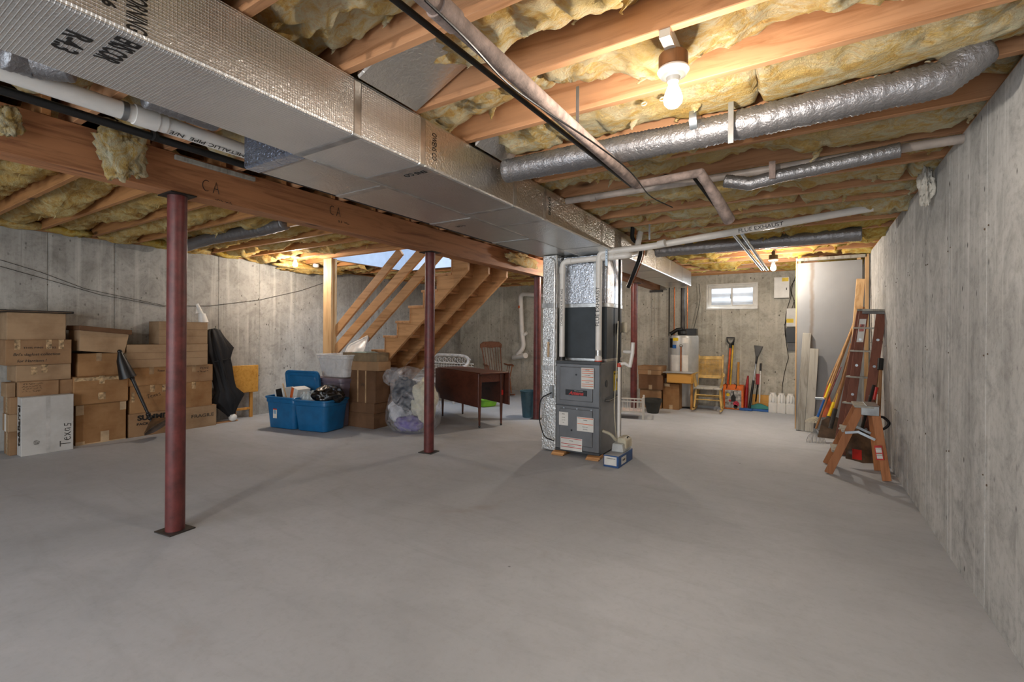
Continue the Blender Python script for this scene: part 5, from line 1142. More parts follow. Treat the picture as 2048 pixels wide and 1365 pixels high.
for nm, lab, cc, sx, sy, sz, sd, mt in (('folded_clothes', 'slate grey folded cloth inside the clear bag', (-.06, -.10, .50), .17, .13, .19, 2, plain('slate_cloth', '252d39', rough=.9)),
    ('folded_clothes', 'purple cloth at the bottom of the clear bag', (.02, -.12, .11), .20, .14, .09, 3, plain('purple_cloth', '6f62a3', rough=.9)),
    ('folded_clothes', 'white cloth low on the left in the clear bag', (-.18, -.06, .22), .13, .15, .13, 5, plain('white_cloth', 'c6c8cf', rough=.9)),
    ('folded_clothes', 'cream cloth on the right in the clear bag', (.19, 0, .40), .13, .17, .26, 7, plain('cream_cloth', 'c9c6b2', rough=.9))):
    o = wad(bc+Vector(cc), sx, sy, sz, sd, mt, nm, n=20, amp=.62); tag(o, lab, 'clothing')
# ------------------------------------------------------------------ drop-leaf table
a = FL(893, 836); b_ = FL(961, 858); rz = math.atan2(b_.y-a.y, b_.x-a.x); dv = Vector((math.cos(rz), math.sin(rz), 0)); nv = Vector((-math.sin(rz), math.cos(rz), 0))
cT = (a+b_)/2+nv*.19-dv*.10; T = TR((cT.x, cT.y, 0), rz); zT = P(973, 749, 1, b_.y-.15)[2]; L2 = .66
t = thing('drop_leaf_table', 'dark mahogany drop-leaf table with both leaves down behind the second column', 'table', (cT.x, cT.y, 0))
MB(T).box(-L2, L2, -.23, .23, zT-.02, zT).build('top', M_MAHO, t, bevel=.004)
for s, nm in ((-1, 'front leaf'), (1, 'back leaf')): MB(T).box(-L2, L2, s*.255-.009, s*.255+.009, zT-.47, zT-.012).build('drop_leaf', M_MAHO, t, bevel=.004)
MB(T).box(-L2+.10, L2-.10, -.19, -.17, zT-.14, zT-.02).box(-L2+.10, L2-.10, .17, .19, zT-.14, zT-.02).box(L2-.12, L2-.10, -.17, .17, zT-.14, zT-.02).box(-L2+.10, -L2+.12, -.17, .17, zT-.14, zT-.02).build('apron', M_MAHO, t)
for sx in (-1, 1):
    for sy in (-1, 1):
        MB(T).beam((sx*(L2-.10), sy*.18, zT-.03), (sx*(L2-.10), sy*.18, .03), .05, .05, up=(0, 1, 0), w1=.022, t1=.022).build('leg', M_MAHOZ, t, bevel=.003)
        MB(T).sphere((sx*(L2-.10), sy*.18, .018), .017, 6).build('caster', M_DARKST, t, smooth=True)
MB(T).box(L2-.072, L2-.070, .165, .195, zT-.33, zT-.26).build('red_ribbon', M_REDB, t)
q = FL(965, 815); t = thing('green_tub', 'lime green plastic tub on the floor under the drop-leaf table', 'tub', (q.x, q.y+.15, 0))
Tg = TR((q.x-.12, q.y+.18, 0), rz); tote(Tg, .46, .30, .54, .36, .14, M_GREEN, t, cr=.05)
# ------------------------------------------------------------------ rocking chairs
def rocker(T, t, W, D, seat, back, mats, lean=.28, n_sp=6, kind='spindle', arms=True):
    mz, mx, ms = mats; w = W/2; f = D/2
    if kind == 'spindle':
        MB(T).prism([(-w*.85, -f), (w*.85, -f), (w, f*.7), (w*.75, f), (-w*.75, f), (-w, f*.7)], seat-.02, seat+.015, 'z').build('seat', ms, t, bevel=.008, seg=2)
    else: MB(T).box(-w, w, -f, f, seat-.02, seat+.01).build('seat', ms, t, bevel=.008)
    tb = Vector((0, f+math.sin(lean)*(back-seat), back))
    for s in (-1, 1):
        for fy, top in ((-f*.75, (s*w*.85, -f*.75, seat-.02)), (f*.65, (s*w*.8, f*.65, seat-.02))):
            bot = Vector((s*(w*.98), fy*1.15, .06)); tp = Vector(top)
            MB(T).tube([tp, tp.lerp(bot, .3), tp.lerp(bot, .45), tp.lerp(bot, .5), tp.lerp(bot, .7), bot], [.014, .02, .021, .014, .019, .013], 10).build('leg', mz, t, smooth=True)
        pts = [(s*w*.98, -f*1.7+ (f*3.6)*i/14, .022+.10*((i/14-.45)**2)*1.6) for i in range(15)]
        MB(T).tube(pts, .017, 8).build('rocker', mx, t, smooth=True)
        MB(T).tube([(s*w*.92, -f*.8, .24), (s*w*.9, f*.7, .24)], .010, 8).build('side_stretcher', mx, t, smooth=True)
        if arms:
            MB(T).tube([(s*w*.95, f*.95, seat+.24), (s*w*1.08, f*.2, seat+.22), (s*w*1.12, -f*.5, seat+.235), (s*w*1.12, -f*.95, seat+.22)], [.016, .018, .022, .018], 10).build('arm', mx, t, smooth=True)
            for fy in (-f*.75, -f*.2, f*.3): MB(T).tube([(s*w*.9, fy, seat), (s*w*1.08, fy, seat+.22)], .009 if fy > -f*.5 else .014, 8).build('arm_spindle', mz, t, smooth=True)
        if kind == 'cane':
            pb = Vector((s*w*.92, f*.9, seat-.02)); pt = Vector((s*w*.92, tb.y, back+.02)); MB(T).beam(pb, pt, .036, .026, up=(1, 0, 0)).build('back_post', mz, t, bevel=.004)
    for fy, z_ in ((-f*.8, .20), (-f*.8, .28), (f*.7, .22)): MB(T).tube([(-w*.92, fy, z_), (w*.92, fy, z_)], .010, 8).build('stretcher', mx, t, smooth=True)
    if kind == 'spindle':
        n = n_sp+2
        for i in range(n):
            u = -1+2*i/(n-1); MB(T).tube([(u*w*.72, f*.85, seat), (u*w*.80, f*.85+(tb.y-f*.85)*.5+.01, (seat+back)/2), (u*w*.88, tb.y, back-.05)], .013 if i in (0, n-1) else .007, 8).build('spindle', mz, t, smooth=True)
        pr = [(-w*1.0, back-.10), (-w*.6, back-.085), (0, back-.10), (w*.6, back-.085), (w*1.0, back-.10), (w*1.02, back-.02), (w*.75, back+.035), (0, back+.045), (-w*.75, back+.035), (-w*1.02, back-.02)]
        MB(T).prism(pr, tb.y-.012, tb.y+.012).build('top_rail', mx, t, bevel=.004)
    else:
        dv = Vector((0, tb.y-f*.9, back-seat)).normalized(); nn = Vector((0, -dv.z, dv.y))
        p0 = Vector((0, f*.9, seat))+dv*.17; p1 = Vector((0, f*.9, seat))+dv*((back-seat)/dv.z-.01)
        for p in (p0, p1-dv*.03): MB(T).beam(p+Vector((-w*.88, 0, 0)), p+Vector((w*.88, 0, 0)), .022, .055, up=dv).build('back_rail', mx, t, bevel=.004)
        m = MB(T); H = (p1-p0).length
        for i in range(19): x = -w*.84+w*1.68*i/18; m.beam(p0+Vector((x, 0, 0)), p1+Vector((x, 0, 0)), .007, .002, up=nn)
        for i in range(25): m.beam(p0+dv*H*i/24+Vector((-w*.86, -.001, 0)), p0+dv*H*i/24+Vector((w*.86, -.001, 0)), .002, .007, up=dv)
        m.build('cane_panel', M_CANE, t)['kind'] = 'stuff'
# dark wooden rocker by the far wall
q = FL(1010, 806); zb_ = 1.02
cR = Vector((-5.52, 8.30, 0)); t = thing('rocking_chair', 'dark wooden spindle-back rocking chair with blue seat pad, against the far wall', 'chair', cR)
rocker(TR(cR, .95), t, .50, .44, .42, 1.10, (M_CHERRY, M_CHERRYX, M_CHERRYX))
MB(TR(cR, .95)).box(-.21, .21, -.20, .17, .437, .455).build('seat_pad', plain('blue_pad', '6d86b8', rough=.8), t, bevel=.008)
# cane rocker
a = FL(1385, 822); b_ = FL(1442, 826); rzc = math.atan2(b_.y-a.y, b_.x-a.x)
cC = Vector(((a.x+b_.x)/2, (a.y+b_.y)/2+.20, 0)); t = thing('rocking_chair', 'blond wood rocking chair with woven cane back in front of the water heater', 'chair', cC)
zb = P(1410, 712, 1, cC.y+.3)[2]
rocker(TR(cC, rzc-.05), t, (b_-a).length*.98, .44, .40, zb, (M_CANEF, M_CANEF, M_GREYW), kind='cane', lean=.22)
# ------------------------------------------------------------------ white wicker settee
q = FL(905, 822); t = thing('wicker_settee', 'white wicker settee with arched scrollwork back behind the drop-leaf table', 'bench', (-5.75, 7.15, 0))
T = TR((-6.12, 7.10, 0), -.02)
zbk = P(900, 711, 1, 7.35)[2]; M_WICK = plain('white_wicker', 'c9c5bf', rough=.6, bumpy=.6, scale=20)
W_ = .62
top = [(-W_+.0, .30, .62), (-W_+.12, .32, zbk-.06), (-.3, .33, zbk), (.3, .33, zbk), (W_-.14, .32, zbk-.03), (W_-.02, .2, zbk-.12), (W_+.02, .05, .68), (W_+.03, -.25, .64)]
MB(T).tube(elbowed(top, .12, 4), .032, 12).build('top_roll', M_WICK, t, smooth=True)
MB(T).tube(elbowed([(-W_, .3, .62), (-W_-.02, 0, .66), (-W_-.02, -.25, .64)], .1), .032, 12).build('arm', M_WICK, t, smooth=True)
for s in (-1, 1):
    for y in (-.27, .30): MB(T).tube([(s*(W_), y, .64), (s*W_, y, .0)], .024, 10).build('leg', M_WICK, t, smooth=True)
    for zz in (.25, .35, .45, .55): MB(T).tube([(s*W_, -.27, zz), (s*W_, .3, zz)], .008, 6).build('side_lattice', M_WICK, t, smooth=True)
m = MB(T)
for i in range(17): x = -W_+.05+(2*W_-.1)*i/16; m.tube([(x, .32, .4), (x, .33, zbk-.16)], .008, 6)
for z_ in (.45, .52, .59, .66): m.tube([(-W_, .32, z_), (W_, .32, z_)], .008, 6)
m.build('back_lattice', M_WICK, t, smooth=True)
m = MB(T)
for i in range(9):
    x = -W_+.12+i*.125; m.tube(arc((x, .33, zbk-.095), .045, 0, 5.5, (1, 0, 0), (0, 0, 1), 14), .008, 6).tube(arc((x+.03, .33, zbk-.09), .02, 0, 5, (1, 0, 0), (0, 0, 1), 10), .006, 6)
m.build('scrollwork', M_WICK, t, smooth=True)
MB(T).tube([(-W_, .32, zbk-.16), (W_, .32, zbk-.16)], .014, 8).build('back_rail', M_WICK, t, smooth=True)
MB(T).box(-W_, W_, -.28, .3, .36, .40).build('seat', M_WICK, t, bevel=.01)
# teal bin beside column three
q = FL(1064, 838); t = thing('waste_bin', 'slate teal plastic waste bin behind the third column', 'bin', (-3.68, 6.42, 0))
MB(TR((-3.68, 6.42, 0))).lathe([(.085, 0), (.09, .01), (.125, .40), (.135, .405), (.135, .42), (.12, .42), (.085, .03)], (0, 0, 0), 24).build('body', M_SLATE, t, smooth=True)
# ------------------------------------------------------------------ far group by the fourth column
q = FL(1300, 829); t = thing('plastic_tub', 'dark round plant tub on the floor beside the white doll bed', 'tub', (q.x, q.y+.17, 0))
w_ = (P(1322, 800, 1, q.y+.1)[0]-P(1287, 800, 1, q.y+.1)[0])/2; zt = P(1305, 799, 1, q.y+.1)[2]
MB().lathe([(w_*.62, 0), (w_*.66, .02), (w_*.95, zt-.05), (w_*1.02, zt-.05), (w_*1.03, zt), (w_*.95, zt), (w_*.9, zt-.04), (w_*.6, .05)], (q.x, q.y+.17, 0), 28).build('tub', plain('dark_tub', '33332f', rough=.6), t, smooth=True)
def fbox(label, xa, xb, ya, yb_, yd, z0, z1, dep, mat, **k):
    x0 = P(xa, 780, 1, yd)[0]; x1 = P(xb, 780, 1, yd)[0]; c = ((x0+x1)/2, yd+dep/2, z0); t = thing('cardboard_box', label, 'box', c); w = (x1-x0)/2
    T = TR(c, k.get('rz', 0)); MB(T).box(-w, w, -dep/2, dep/2, 0, z1-z0-.003).build('carton', mat, t, bevel=.003); MB(T).box(-w, w, -dep/2, -.001, z1-z0-.003, z1-z0).box(-w, w, .001, dep/2, z1-z0-.003, z1-z0).build('flaps', mat, t)
    MB(T).box(-.03, .03, -dep/2-.0012, -dep/2, 0, .08).build('tape', M_TAPEP, t); return t, T, w, z1-z0, dep/2
def zf(px, py, y): return P(px, py, 1, y)[2]
yd = 8.45
z1 = zf(1300, 779, yd); z2 = zf(1300, 750, yd); z3 = zf(1300, 733, yd)
t, T, w, hh, d = fbox('brown box at the bottom of the stack behind the dark plant tub', 1280, 1322, 0, 0, yd, 0, z1, .4, M_CARD)
t, T, w, hh, d = fbox('brown box with tape patches, middle of the stack behind the dark plant tub', 1277, 1325, 0, 0, yd-.02, z1, z2, .4, M_CARDD)
MB(T).box(w, w+.001, -.05, .1, .1, .2).build('white_tape', M_PAPER, t)
t, T, w, hh, d = fbox('lidded brown box, topmost of the stack behind the dark plant tub', 1276, 1322, 0, 0, yd, z2, z3, .36, M_CARD); MB(T).box(-w-.006, w+.006, -d-.006, d+.006, hh-.07, hh+.003).build('lid', M_CARD, t, bevel=.003)
t, T, w, hh, d = fbox('tall orange-brown box standing under the small oak table', 1326, 1358, 0, 0, 8.50, 0, zf(1340, 767, 8.5)-.01, .42, M_CARD3)
MB(T).box(-w+.02, -w+.12, -d-.0012, -d, hh-.05, hh-.0).build('tape_patch', M_TAPEP, t)
# small oak table with drawer
x0 = P(1326, 750, 1, 8.42)[0]; x1 = P(1384, 750, 1, 8.42)[0]; za = zf(1350, 745, 8.42); zb_ = zf(1350, 767, 8.42)
t = thing('side_table', 'small honey oak side table with drawer between water heater and box stack', 'table', ((x0+x1)/2, 8.6, 0))
MB().box(x0, x1, 8.40, 8.71, za-.015, za).build('top', plain('table_top', '9b9a98', rough=.3), t, bevel=.003); MB().box(x0+.06, x1-.01, 8.44, 8.70, zb_, za-.015).build('frame', M_OAK, t, bevel=.003); MB().box(x0+.065, x1-.015, 8.425, 8.44, zb_+.01, za-.02).build('drawer', M_OAK, t, bevel=.003)
for x in (x0+.08, x1-.05):
    for y in (8.67,): MB().box(x-.018, x+.018, y-.018, y+.018, 0, zb_).build('leg', M_OAKZ, t)
MB().box(x0+.30, x0+.336, 8.46, 8.496, 0, .0+zb_).build('leg', M_OAKZ, t) if False else None
# doll bed
a = FL(1264, 846); t = thing('doll_bed', 'white painted slatted doll bed between the furnace and the dark plant tub', 'doll bed', (-2.4, 7.4, 0))
xa, xb, y0, y1 = -2.62, -2.22, 7.0, 7.62
T = TR((-2.10, 7.22, 0), .25)
for s, (x) in enumerate((-.42, 0)):
    for y in (0, .34):
        MB(T).box(x-.015, x+.015, y-.015, y+.015, 0, .34).build('post', M_WHITE, t, bevel=.003)
for x in (-.42, 0):
    for z_ in (.10, .28): MB(T).box(x-.008, x+.008, .015, .325, z_, z_+.022).build('end_rail', M_WHITE, t)
    for i in range(5): MB(T).box(x-.005, x+.005, .06+i*.055, .068+i*.055, .12, .28).build('slat', M_WHITE, t)
for y in (0, .34):
    for z_ in (.10, .26): MB(T).box(-.405, -.015, y-.007, y+.007, z_, z_+.02).build('side_rail', M_WHITE, t)
    for i in range(7): MB(T).box(-.37+i*.055, -.362+i*.055, y-.004, y+.004, .12, .26).build('slat', M_WHITE, t)
MB(T).box(-.40, -.02, .02, .32, .10, .12).build('mattress_board', plain('pale_pink', 'b9aaa5'), t)
# ------------------------------------------------------------------ shovels, bag, brooms, jugs on the far wall
def leanrod(m, p, q, r, n=10): return m.tube([p, q], r, n)
yw = YF-.03
def fwl(px, py, y): return P(px, py, 1, y)
t = thing('shovel', 'orange-shafted shovel with black D-grip leaning on the far wall in the printed bag', 'shovel', fwl(1458, 815, 9.15))
top = fwl(1461, 690, yw-.04); bot = fwl(1452, 812, 9.22); bot.z = .05
MB().tube([bot, top], .016, 12).build('shaft', plain('orange_shaft', 'd9561c', rough=.35), t, smooth=True)
def dgrip(c, t, s=1.0, mat=M_BLACKP, u=(1, 0, 0)):
    u = Vector(u); c = Vector(c); z = Vector((0, 0, 1))
    MB().tube([c, c-u*.045*s+z*.05*s, c-u*.055*s+z*.11*s, c+u*.055*s+z*.11*s, c+u*.045*s+z*.05*s, c], .013*s, 10).tube([c-z*.05*s, c+z*.01], .02*s, 10).build('grip', mat, t, smooth=True)
dgrip(top, t, 1.15)
t = thing('shovel', 'yellow-shafted tool leaning right beside the orange shovel in the printed bag', 'shovel', fwl(1460, 815, 9.2))
top2 = fwl(1466, 691, yw-.02); bot2 = fwl(1458, 812, 9.25); bot2.z = .05; MB().tube([bot2, top2], .014, 12).build('shaft', plain('yellow_shaft', 'd9b02b', rough=.35), t, smooth=True)
MB().tube([top2, top2+Vector((.003, 0, .05))], .019, 10).build('grip', M_BLACKP, t, smooth=True)
t = thing('wooden_pole', 'short pale wooden handle sticking out of the orange printed bag', 'pole', fwl(1478, 815, 9.2))
p_ = fwl(1477, 725, yw-.03); q_ = fwl(1475, 812, 9.22); q_.z = .05; MB().tube([q_, p_], .019, 12).build('shaft', M_OAKZ, t, smooth=True)
# shopping bag
yb = 9.12; a = fwl(1446, 770, yb); b_ = fwl(1487, 772, yb); bw = (b_.x-a.x)/2; bx = (a.x+b_.x)/2; bh = a.z
t = thing('shopping_bag', 'orange reusable shopping bag printed with groceries, holding long tools by the far wall', 'bag', (bx, yb+.1, 0))
T = TR((bx, yb+.1, 0)); v = []
m = MB(T); m.box(-bw, bw, -.1, -.096, 0, bh).box(-bw, bw, .096, .1, 0, bh).box(-bw, -bw+.004, -.096, .096, 0, bh).box(bw-.004, bw, -.096, .096, 0, bh).box(-bw, bw, -.1, .1, 0, .004); m.build('body', plain('bag_orange', 'e06c16', rough=.5, vary=.1), t)
MB(T).box(-bw*.78, bw*.80, -.1022, -.1, bh*.06, bh*.80).build('print_ground', plain('print_grey', '9d9a96', rough=.6, vary=.25, scale=22), t)
m = MB(T).prism([(.0, .0), (.09, 0), (.10, .10), (.06, .16), (.055, .22), (.035, .22), (.03, .16), (-.01, .10)], -.1032, -.1022); m.T = m.T
o = MB(T @ Matrix.Translation((-.03, 0, bh*.32))).prism([(0, 0), (.07, 0), (.075, .08), (.045, .13), (.042, .19), (.028, .19), (.026, .13), (-.005, .08)], -.1034, -.1022).build('bottle_print', M_INK, t)
def pdisc(x, z, r, mat, nm): MB(T).tube([(x, -.1022, z), (x, -.1036, z)], r, 18).build(nm, mat, t)
pdisc(bw*.30, bh*.24, .05, plain('raspberry', 'b3243c', vary=.3, scale=40), 'fruit_print'); pdisc(-bw*.5, bh*.6, .03, M_YEL, 'lemon_print'); pdisc(-bw*.3, bh*.36, .02, M_REDB, 'heart_print'); pdisc(bw*.25, bh*.12, .035, M_INK, 'bowl_print')
for s in (-1, 1):
    MB(T).tube([(s*bw*.45-.03, -.104, bh*.86), (s*bw*.45-.02, -.104, bh+.01), (s*bw*.45-.06, -.09, bh+.03)], .007, 6).build('strap', M_BLACKP, t)
# red item
t = thing('snow_pusher', 'upright narrow red plastic snow tool between bag and brooms', 'snow tool', fwl(1493, 815, 9.2))
MB().tube([fwl(1491, 812, 9.22).to_tuple()[:2]+(.04,), fwl(1493, 785, 9.24), fwl(1496, 752, 9.27)], [.032, .034, .014], 10).build('blade', plain('crimson', '9c1a1c', rough=.4), t, smooth=True)
# snow brush / scraper
t = thing('snow_brush', 'black-headed snow brush on a silver pole leaning on the far wall', 'snow brush', fwl(1502, 815, 9.1))
b0 = fwl(1499, 816, 9.1); p1 = fwl(1512, 728, 9.25); b0.z = .05; MB().tube([b0, b0.lerp(p1, .62)], .02, 10).build('lower_shaft', M_BLACKP, t, smooth=True); MB().tube([b0.lerp(p1, .6), p1], .011, 10).build('pole', M_STEEL, t, smooth=True)
dvv = (p1-b0).normalized(); MB().tube([p1, p1+dvv*.13], .017, 10).build('neck', M_BLACKP, t, smooth=True)
c_ = p1+dvv*.12; MB().beam(c_, c_+dvv*.20, .03, .02, up=(0, 1, 0), w1=.14, t1=.02).build('scraper_head', M_BROWND if 0 else M_BLACKP, t, bevel=.003)
MB(TR((b0.x, b0.y-.0, 0))).box(-.16, .04, -.03, .03, .002, .045).build('blue_brush_head', M_BLUEP, t, bevel=.006)
t = thing('push_broom', 'teal-headed floor broom on a white pole beside the white jugs', 'broom', fwl(1520, 815, 9.2))
b0 = fwl(1519, 806, 9.2); p1 = fwl(1521, 742, 9.28); MB().tube([b0, p1], .010, 10).build('pole', M_CERAM, t, smooth=True); MB().tube([p1, p1+Vector((.002, .01, .13))], .016, 10).build('grip', M_BLACKP, t, smooth=True)
c_ = Vector((b0.x, 9.18, 0)); MB(TR(c_)).prism([(-.17, .04), (.17, .04), (.15, .08), (.03, .13), (-.03, .13), (-.15, .08)], -.03, .03).build('head', M_TEAL, t, bevel=.005)
MB(TR(c_)).box(-.18, .19, -.04, .04, .0, .04).build('bristles', M_BLUEP, t, bevel=.004)
t = thing('dustpan', 'red dustpan hanging upright behind the broom poles', 'dustpan', fwl(1515, 770, 9.28))
a = fwl(1512, 748, 9.29); b_ = fwl(1519, 770, 9.29); MB().box(a.x, b_.x+.02, 9.285, 9.30, b_.z, a.z).box(a.x, a.x+.008, 9.26, 9.285, b_.z, a.z).box(b_.x+.012, b_.x+.02, 9.26, 9.285, b_.z, a.z).build('pan', plain('red_pan', 'a8282a'), t, bevel=.003); MB().tube([((a.x+b_.x)/2, 9.29, b_.z), ((a.x+b_.x)/2-.03, 9.29, b_.z-.3)], .012, 8).build('handle', M_BLACKP, t, smooth=True)
o = MB().box(fwl(1505, 800, 9.33).x, fwl(1538, 800, 9.33).x, 9.325, 9.345, .0, fwl(1520, 790, 9.33).z).build('plywood_offcut', M_OAK); tag(o, 'small plywood offcut on the floor behind the brooms', 'board')
# jugs
def jug(x, y, label):
    t = thing('plastic_jug', label, 'jug', (x, y, 0), 'white plastic jugs'); T = TR((x, y, 0)); w = .066; hh = .31
    def rr_(w_, d_, z, r=.02):
        out = []
        for sx, sy, a0 in ((1, 1, 0), (-1, 1, PI/2), (-1, -1, PI), (1, -1, 1.5*PI)):
            for i in range(3): a = a0+PI/2*i/2; out.append((sx*(w_-r)+math.cos(a)*r, sy*(d_-r)+math.sin(a)*r, z))
        return out
    rs = [(w*.96, .085, 0), (w, .09, .01), (w, .09, .16), (w*.95, .085, .165), (w*.95, .085, .27), (w*.72, .07, hh)]
    v = [p for r in rs for p in rr_(*r)]; n = 12; MB(T).add(v, [(i*n+j, i*n+(j+1) % n, (i+1)*n+(j+1) % n, (i+1)*n+j) for i in range(len(rs)-1) for j in range(n)]+[tuple(range(n)), tuple(range(60, 72))]).build('body', M_CERAM, t, smooth=True)
    MB(T).tube(elbowed([(-.02, -.092, .19), (-.02, -.115, .21), (-.02, -.112, .28), (-.02, -.07, .305)], .03), .010, 8).tube(elbowed([(.022, -.092, .19), (.022, -.105, .21), (.022, -.10, .27), (.022, -.07, .30)], .03), .010, 8).build('handle', M_CERAM, t, smooth=True)
    MB(T).lathe([(.045, hh-.005), (.045, hh+.025)], (0, 0, 0), 16).build('cap', M_CERAM, t, smooth=True)
    return t
for k, (px, l) in enumerate(((1546, 'white plastic jug nearest the brooms on the far wall'), (1563, 'white plastic jug, middle of the visible row of three'), (1581, 'white plastic jug nearest the drywall sheet'))):
    jug(P(px, 815, 1, 9.2)[0], 9.2, l)
# ------------------------------------------------------------------ right side: planks, tools, ladders
yp = 7.66
def plank(label, a_, b_, w, th, mat):
    a_, b_ = Vector(a_), Vector(b_); o = MB().beam(a_, b_, w, th, up=(0, 1, 0)).build('leaning_board', mat, bevel=.003); tag(o, label, 'board', 'boards leaning on the drywall sheet')
z_ = P(1612, 667, 1, 7.70)[2]
plank('tall grey weathered board with worn top leaning on the drywall sheet', (P(1600, 850, 1, 7.6)[0], 7.60, .005), (P(1614, 667, 1, 7.71)[0], 7.71, z_), .10, .035, M_GREYW)
plank('shorter grey weathered board leaning right of the tall one', (P(1618, 850, 1, 7.55)[0], 7.56, .005), (P(1629, 698, 1, 7.66)[0], 7.69, P(1629, 698, 1, 7.68)[2]), .10, .03, M_GREYW)
# wooden plank upright behind ladder
o = MB().beam((.47, 7.15, .01), (P(1722, 558, 1, 7.62)[0], 7.66, P(1722, 558, 1, 7.62)[2]), .09, .038, up=(0, 1, 0)).build('leaning_board', M_PINEZ, bevel=.003); tag(o, 'tall light brown plank rising behind the ladder and pole handles', 'board')
def tool(name, label, cat, bot, top, r, mat, grp='long-handled tools in the right corner'):
    t = thing(name, label, cat, bot, grp); MB().tube([bot, top], [r, r*.85], 12).build('handle', mat, t, smooth=True); return t
def tp(px, py, y): return P(px, py, 1, y)
def at(px, py, y): return tp(px, py, y)
# bases around x .1-.45, y 6.9-7.5 ; tops against the wall corner
def leaf_rake(t, b, d, mat, n=14, w=.2, L=.25):
    sd = Vector((1, .0, 0)); d = Vector(d).normalized(); m = MB()
    for i in range(n):
        u = -1+2*i/(n-1); e = b+d*L+sd*u*w*.5; m.tube([b, b.lerp(e, .6)+sd*u*.02, e, e+Vector((0, -.02, -.015))], .0032, 5)
    m.build('tines', mat, t, smooth=True)
specs = [
 ('leaf_rake', 'leaf rake with pale wooden handle and blue collar, leftmost of the tool cluster', 'rake', (1637, 832, 7.0), (1716, 625, 7.62), .014, M_HANDLE, 'rake'),
 ('leaf_rake', 'wire leaf rake with tines on the floor at the front of the tool cluster', 'rake', (1632, 858, 6.9), (1712, 640, 7.6), .012, M_HANDLED, 'rake2'),
 ('garden_hoe', 'garden tool with yellow collar and green grip in the corner cluster', 'garden tool', (1652, 848, 6.95), (1704, 705, 7.45), .015, M_HANDLE, 'yel'),
 ('garden_fork', 'garden tool with yellow and black collar beside the flat spade', 'garden tool', (1662, 850, 6.95), (1702, 688, 7.5), .014, M_HANDLED, 'yel2'),
 ('flat_spade', 'long-handled spade with rusty square blade in front of the tool cluster', 'shovel', (1660, 858, 6.7), (1727, 615, 7.3), .019, M_HANDLED, 'spade'),
 ('garden_tool', 'thin red-shafted tool leaning lowest at the left of the cluster', 'garden tool', (1641, 835, 7.2), (1682, 735, 7.66), .007, plain('maroon', '7c2433'), 'thin'),
]
for nm, lab, cat, b0, t0, r, mt, kd in specs:
    B = tp(*b0); Tp = tp(*t0); t = tool(nm, lab, cat, B, Tp, r, mt); d = (B-Tp).normalized()
    if kd == 'rake':
        MB().tube([B-d*.22, B+d*.02], .019, 12).build('collar', M_BLUEP, t, smooth=True); MB().tube([B-d*.45, B-d*.25], .0155, 12).build('yellow_band', M_YEL, t, smooth=True); leaf_rake(t, B, d+Vector((-.4, 0, 0)), M_CREAM, 12, .16, .10)
    if kd == 'rake2': leaf_rake(t, B, Vector((0, -.25, -.6)), M_GALV, 14, .20, B.z*.95/.6*.62 if B.z > .05 else .1)
    if kd == 'yel': MB().tube([B-d*.30, B-d*.1], .0185, 12).build('yellow_collar', M_YEL, t, smooth=True); MB().tube([B-d*.1, B+d*.05], .02, 12).build('green_socket', plain('dark_green2', '2a3a30'), t, smooth=True); MB().tube([Tp, Tp-d*.01+Vector((0, 0, .02))], .02, 10).tube([Tp+d*.16, Tp], .0185, 12).build('grip', plain('dark_green3', '2c3b31'), t, smooth=True); leaf_rake(t, B+d*.05, d, M_DARKST, 5, .1, .10)
    if kd == 'yel2': MB().tube([B-d*.42, B-d*.22], .019, 12).build('yellow_collar', M_YEL, t, smooth=True); MB().tube([B-d*.22, B-d*.05], .021, 12).build('orange_socket', M_ORANGE, t, smooth=True); leaf_rake(t, B, d, M_DARKST, 4, .09, .10)
    if kd == 'spade':
        m = MB(); sd = Vector((1, 0, 0)); c = B; 
        m.prism([(-.10, 0), (.10, 0), (.10, .22), (.05, .26), (-.05, .26), (-.10, .22)], -.003, .003)
        m2 = MB(frame(B+d*.10, (1, 0, 0), -d)); m2.prism([(-.10, -.02), (.10, -.02), (.10, .20), (.04, .25), (-.04, .25), (-.10, .20)], -.003, .003, 'z'); m2.build('blade', M_BROWND, t, bevel=.001)
        MB().tube([B-d*.25, B], .024, 12).build('socket', M_DARKST, t, smooth=True)
# orange leaf rake head behind
q = tp(1652, 815, 7.45); t = thing('leaf_rake', 'orange plastic fan rake standing behind the tool cluster', 'rake', q, 'long-handled tools in the right corner')
c_ = tp(1655, 770, 7.5); m = MB()
for i in range(12): u = -1+2*i/11; m.beam(c_, tp(1650+u*16, 835, 7.45), .010, .004, up=(0, 1, 0))
m.build('tines', M_ORANGE, t); MB().beam(tp(1644, 806, 7.44), tp(1664, 806, 7.44), .02, .006, up=(0, 1, 0)).build('brace', M_ORANGE, t); MB().tube([c_, tp(1712, 640, 7.64)], .012, 10).build('handle', M_HANDLE, t, smooth=True)
# snow shovel edge (aluminium) peeking out
o = MB().beam(tp(1630, 797, 7.5), tp(1655, 799, 7.46), .03, .03, up=(0, 0, 1)).build('metal_channel', M_GALV, bevel=.003); tag(o, 'short pale metal channel resting on the orange fan rake', 'metal bar')
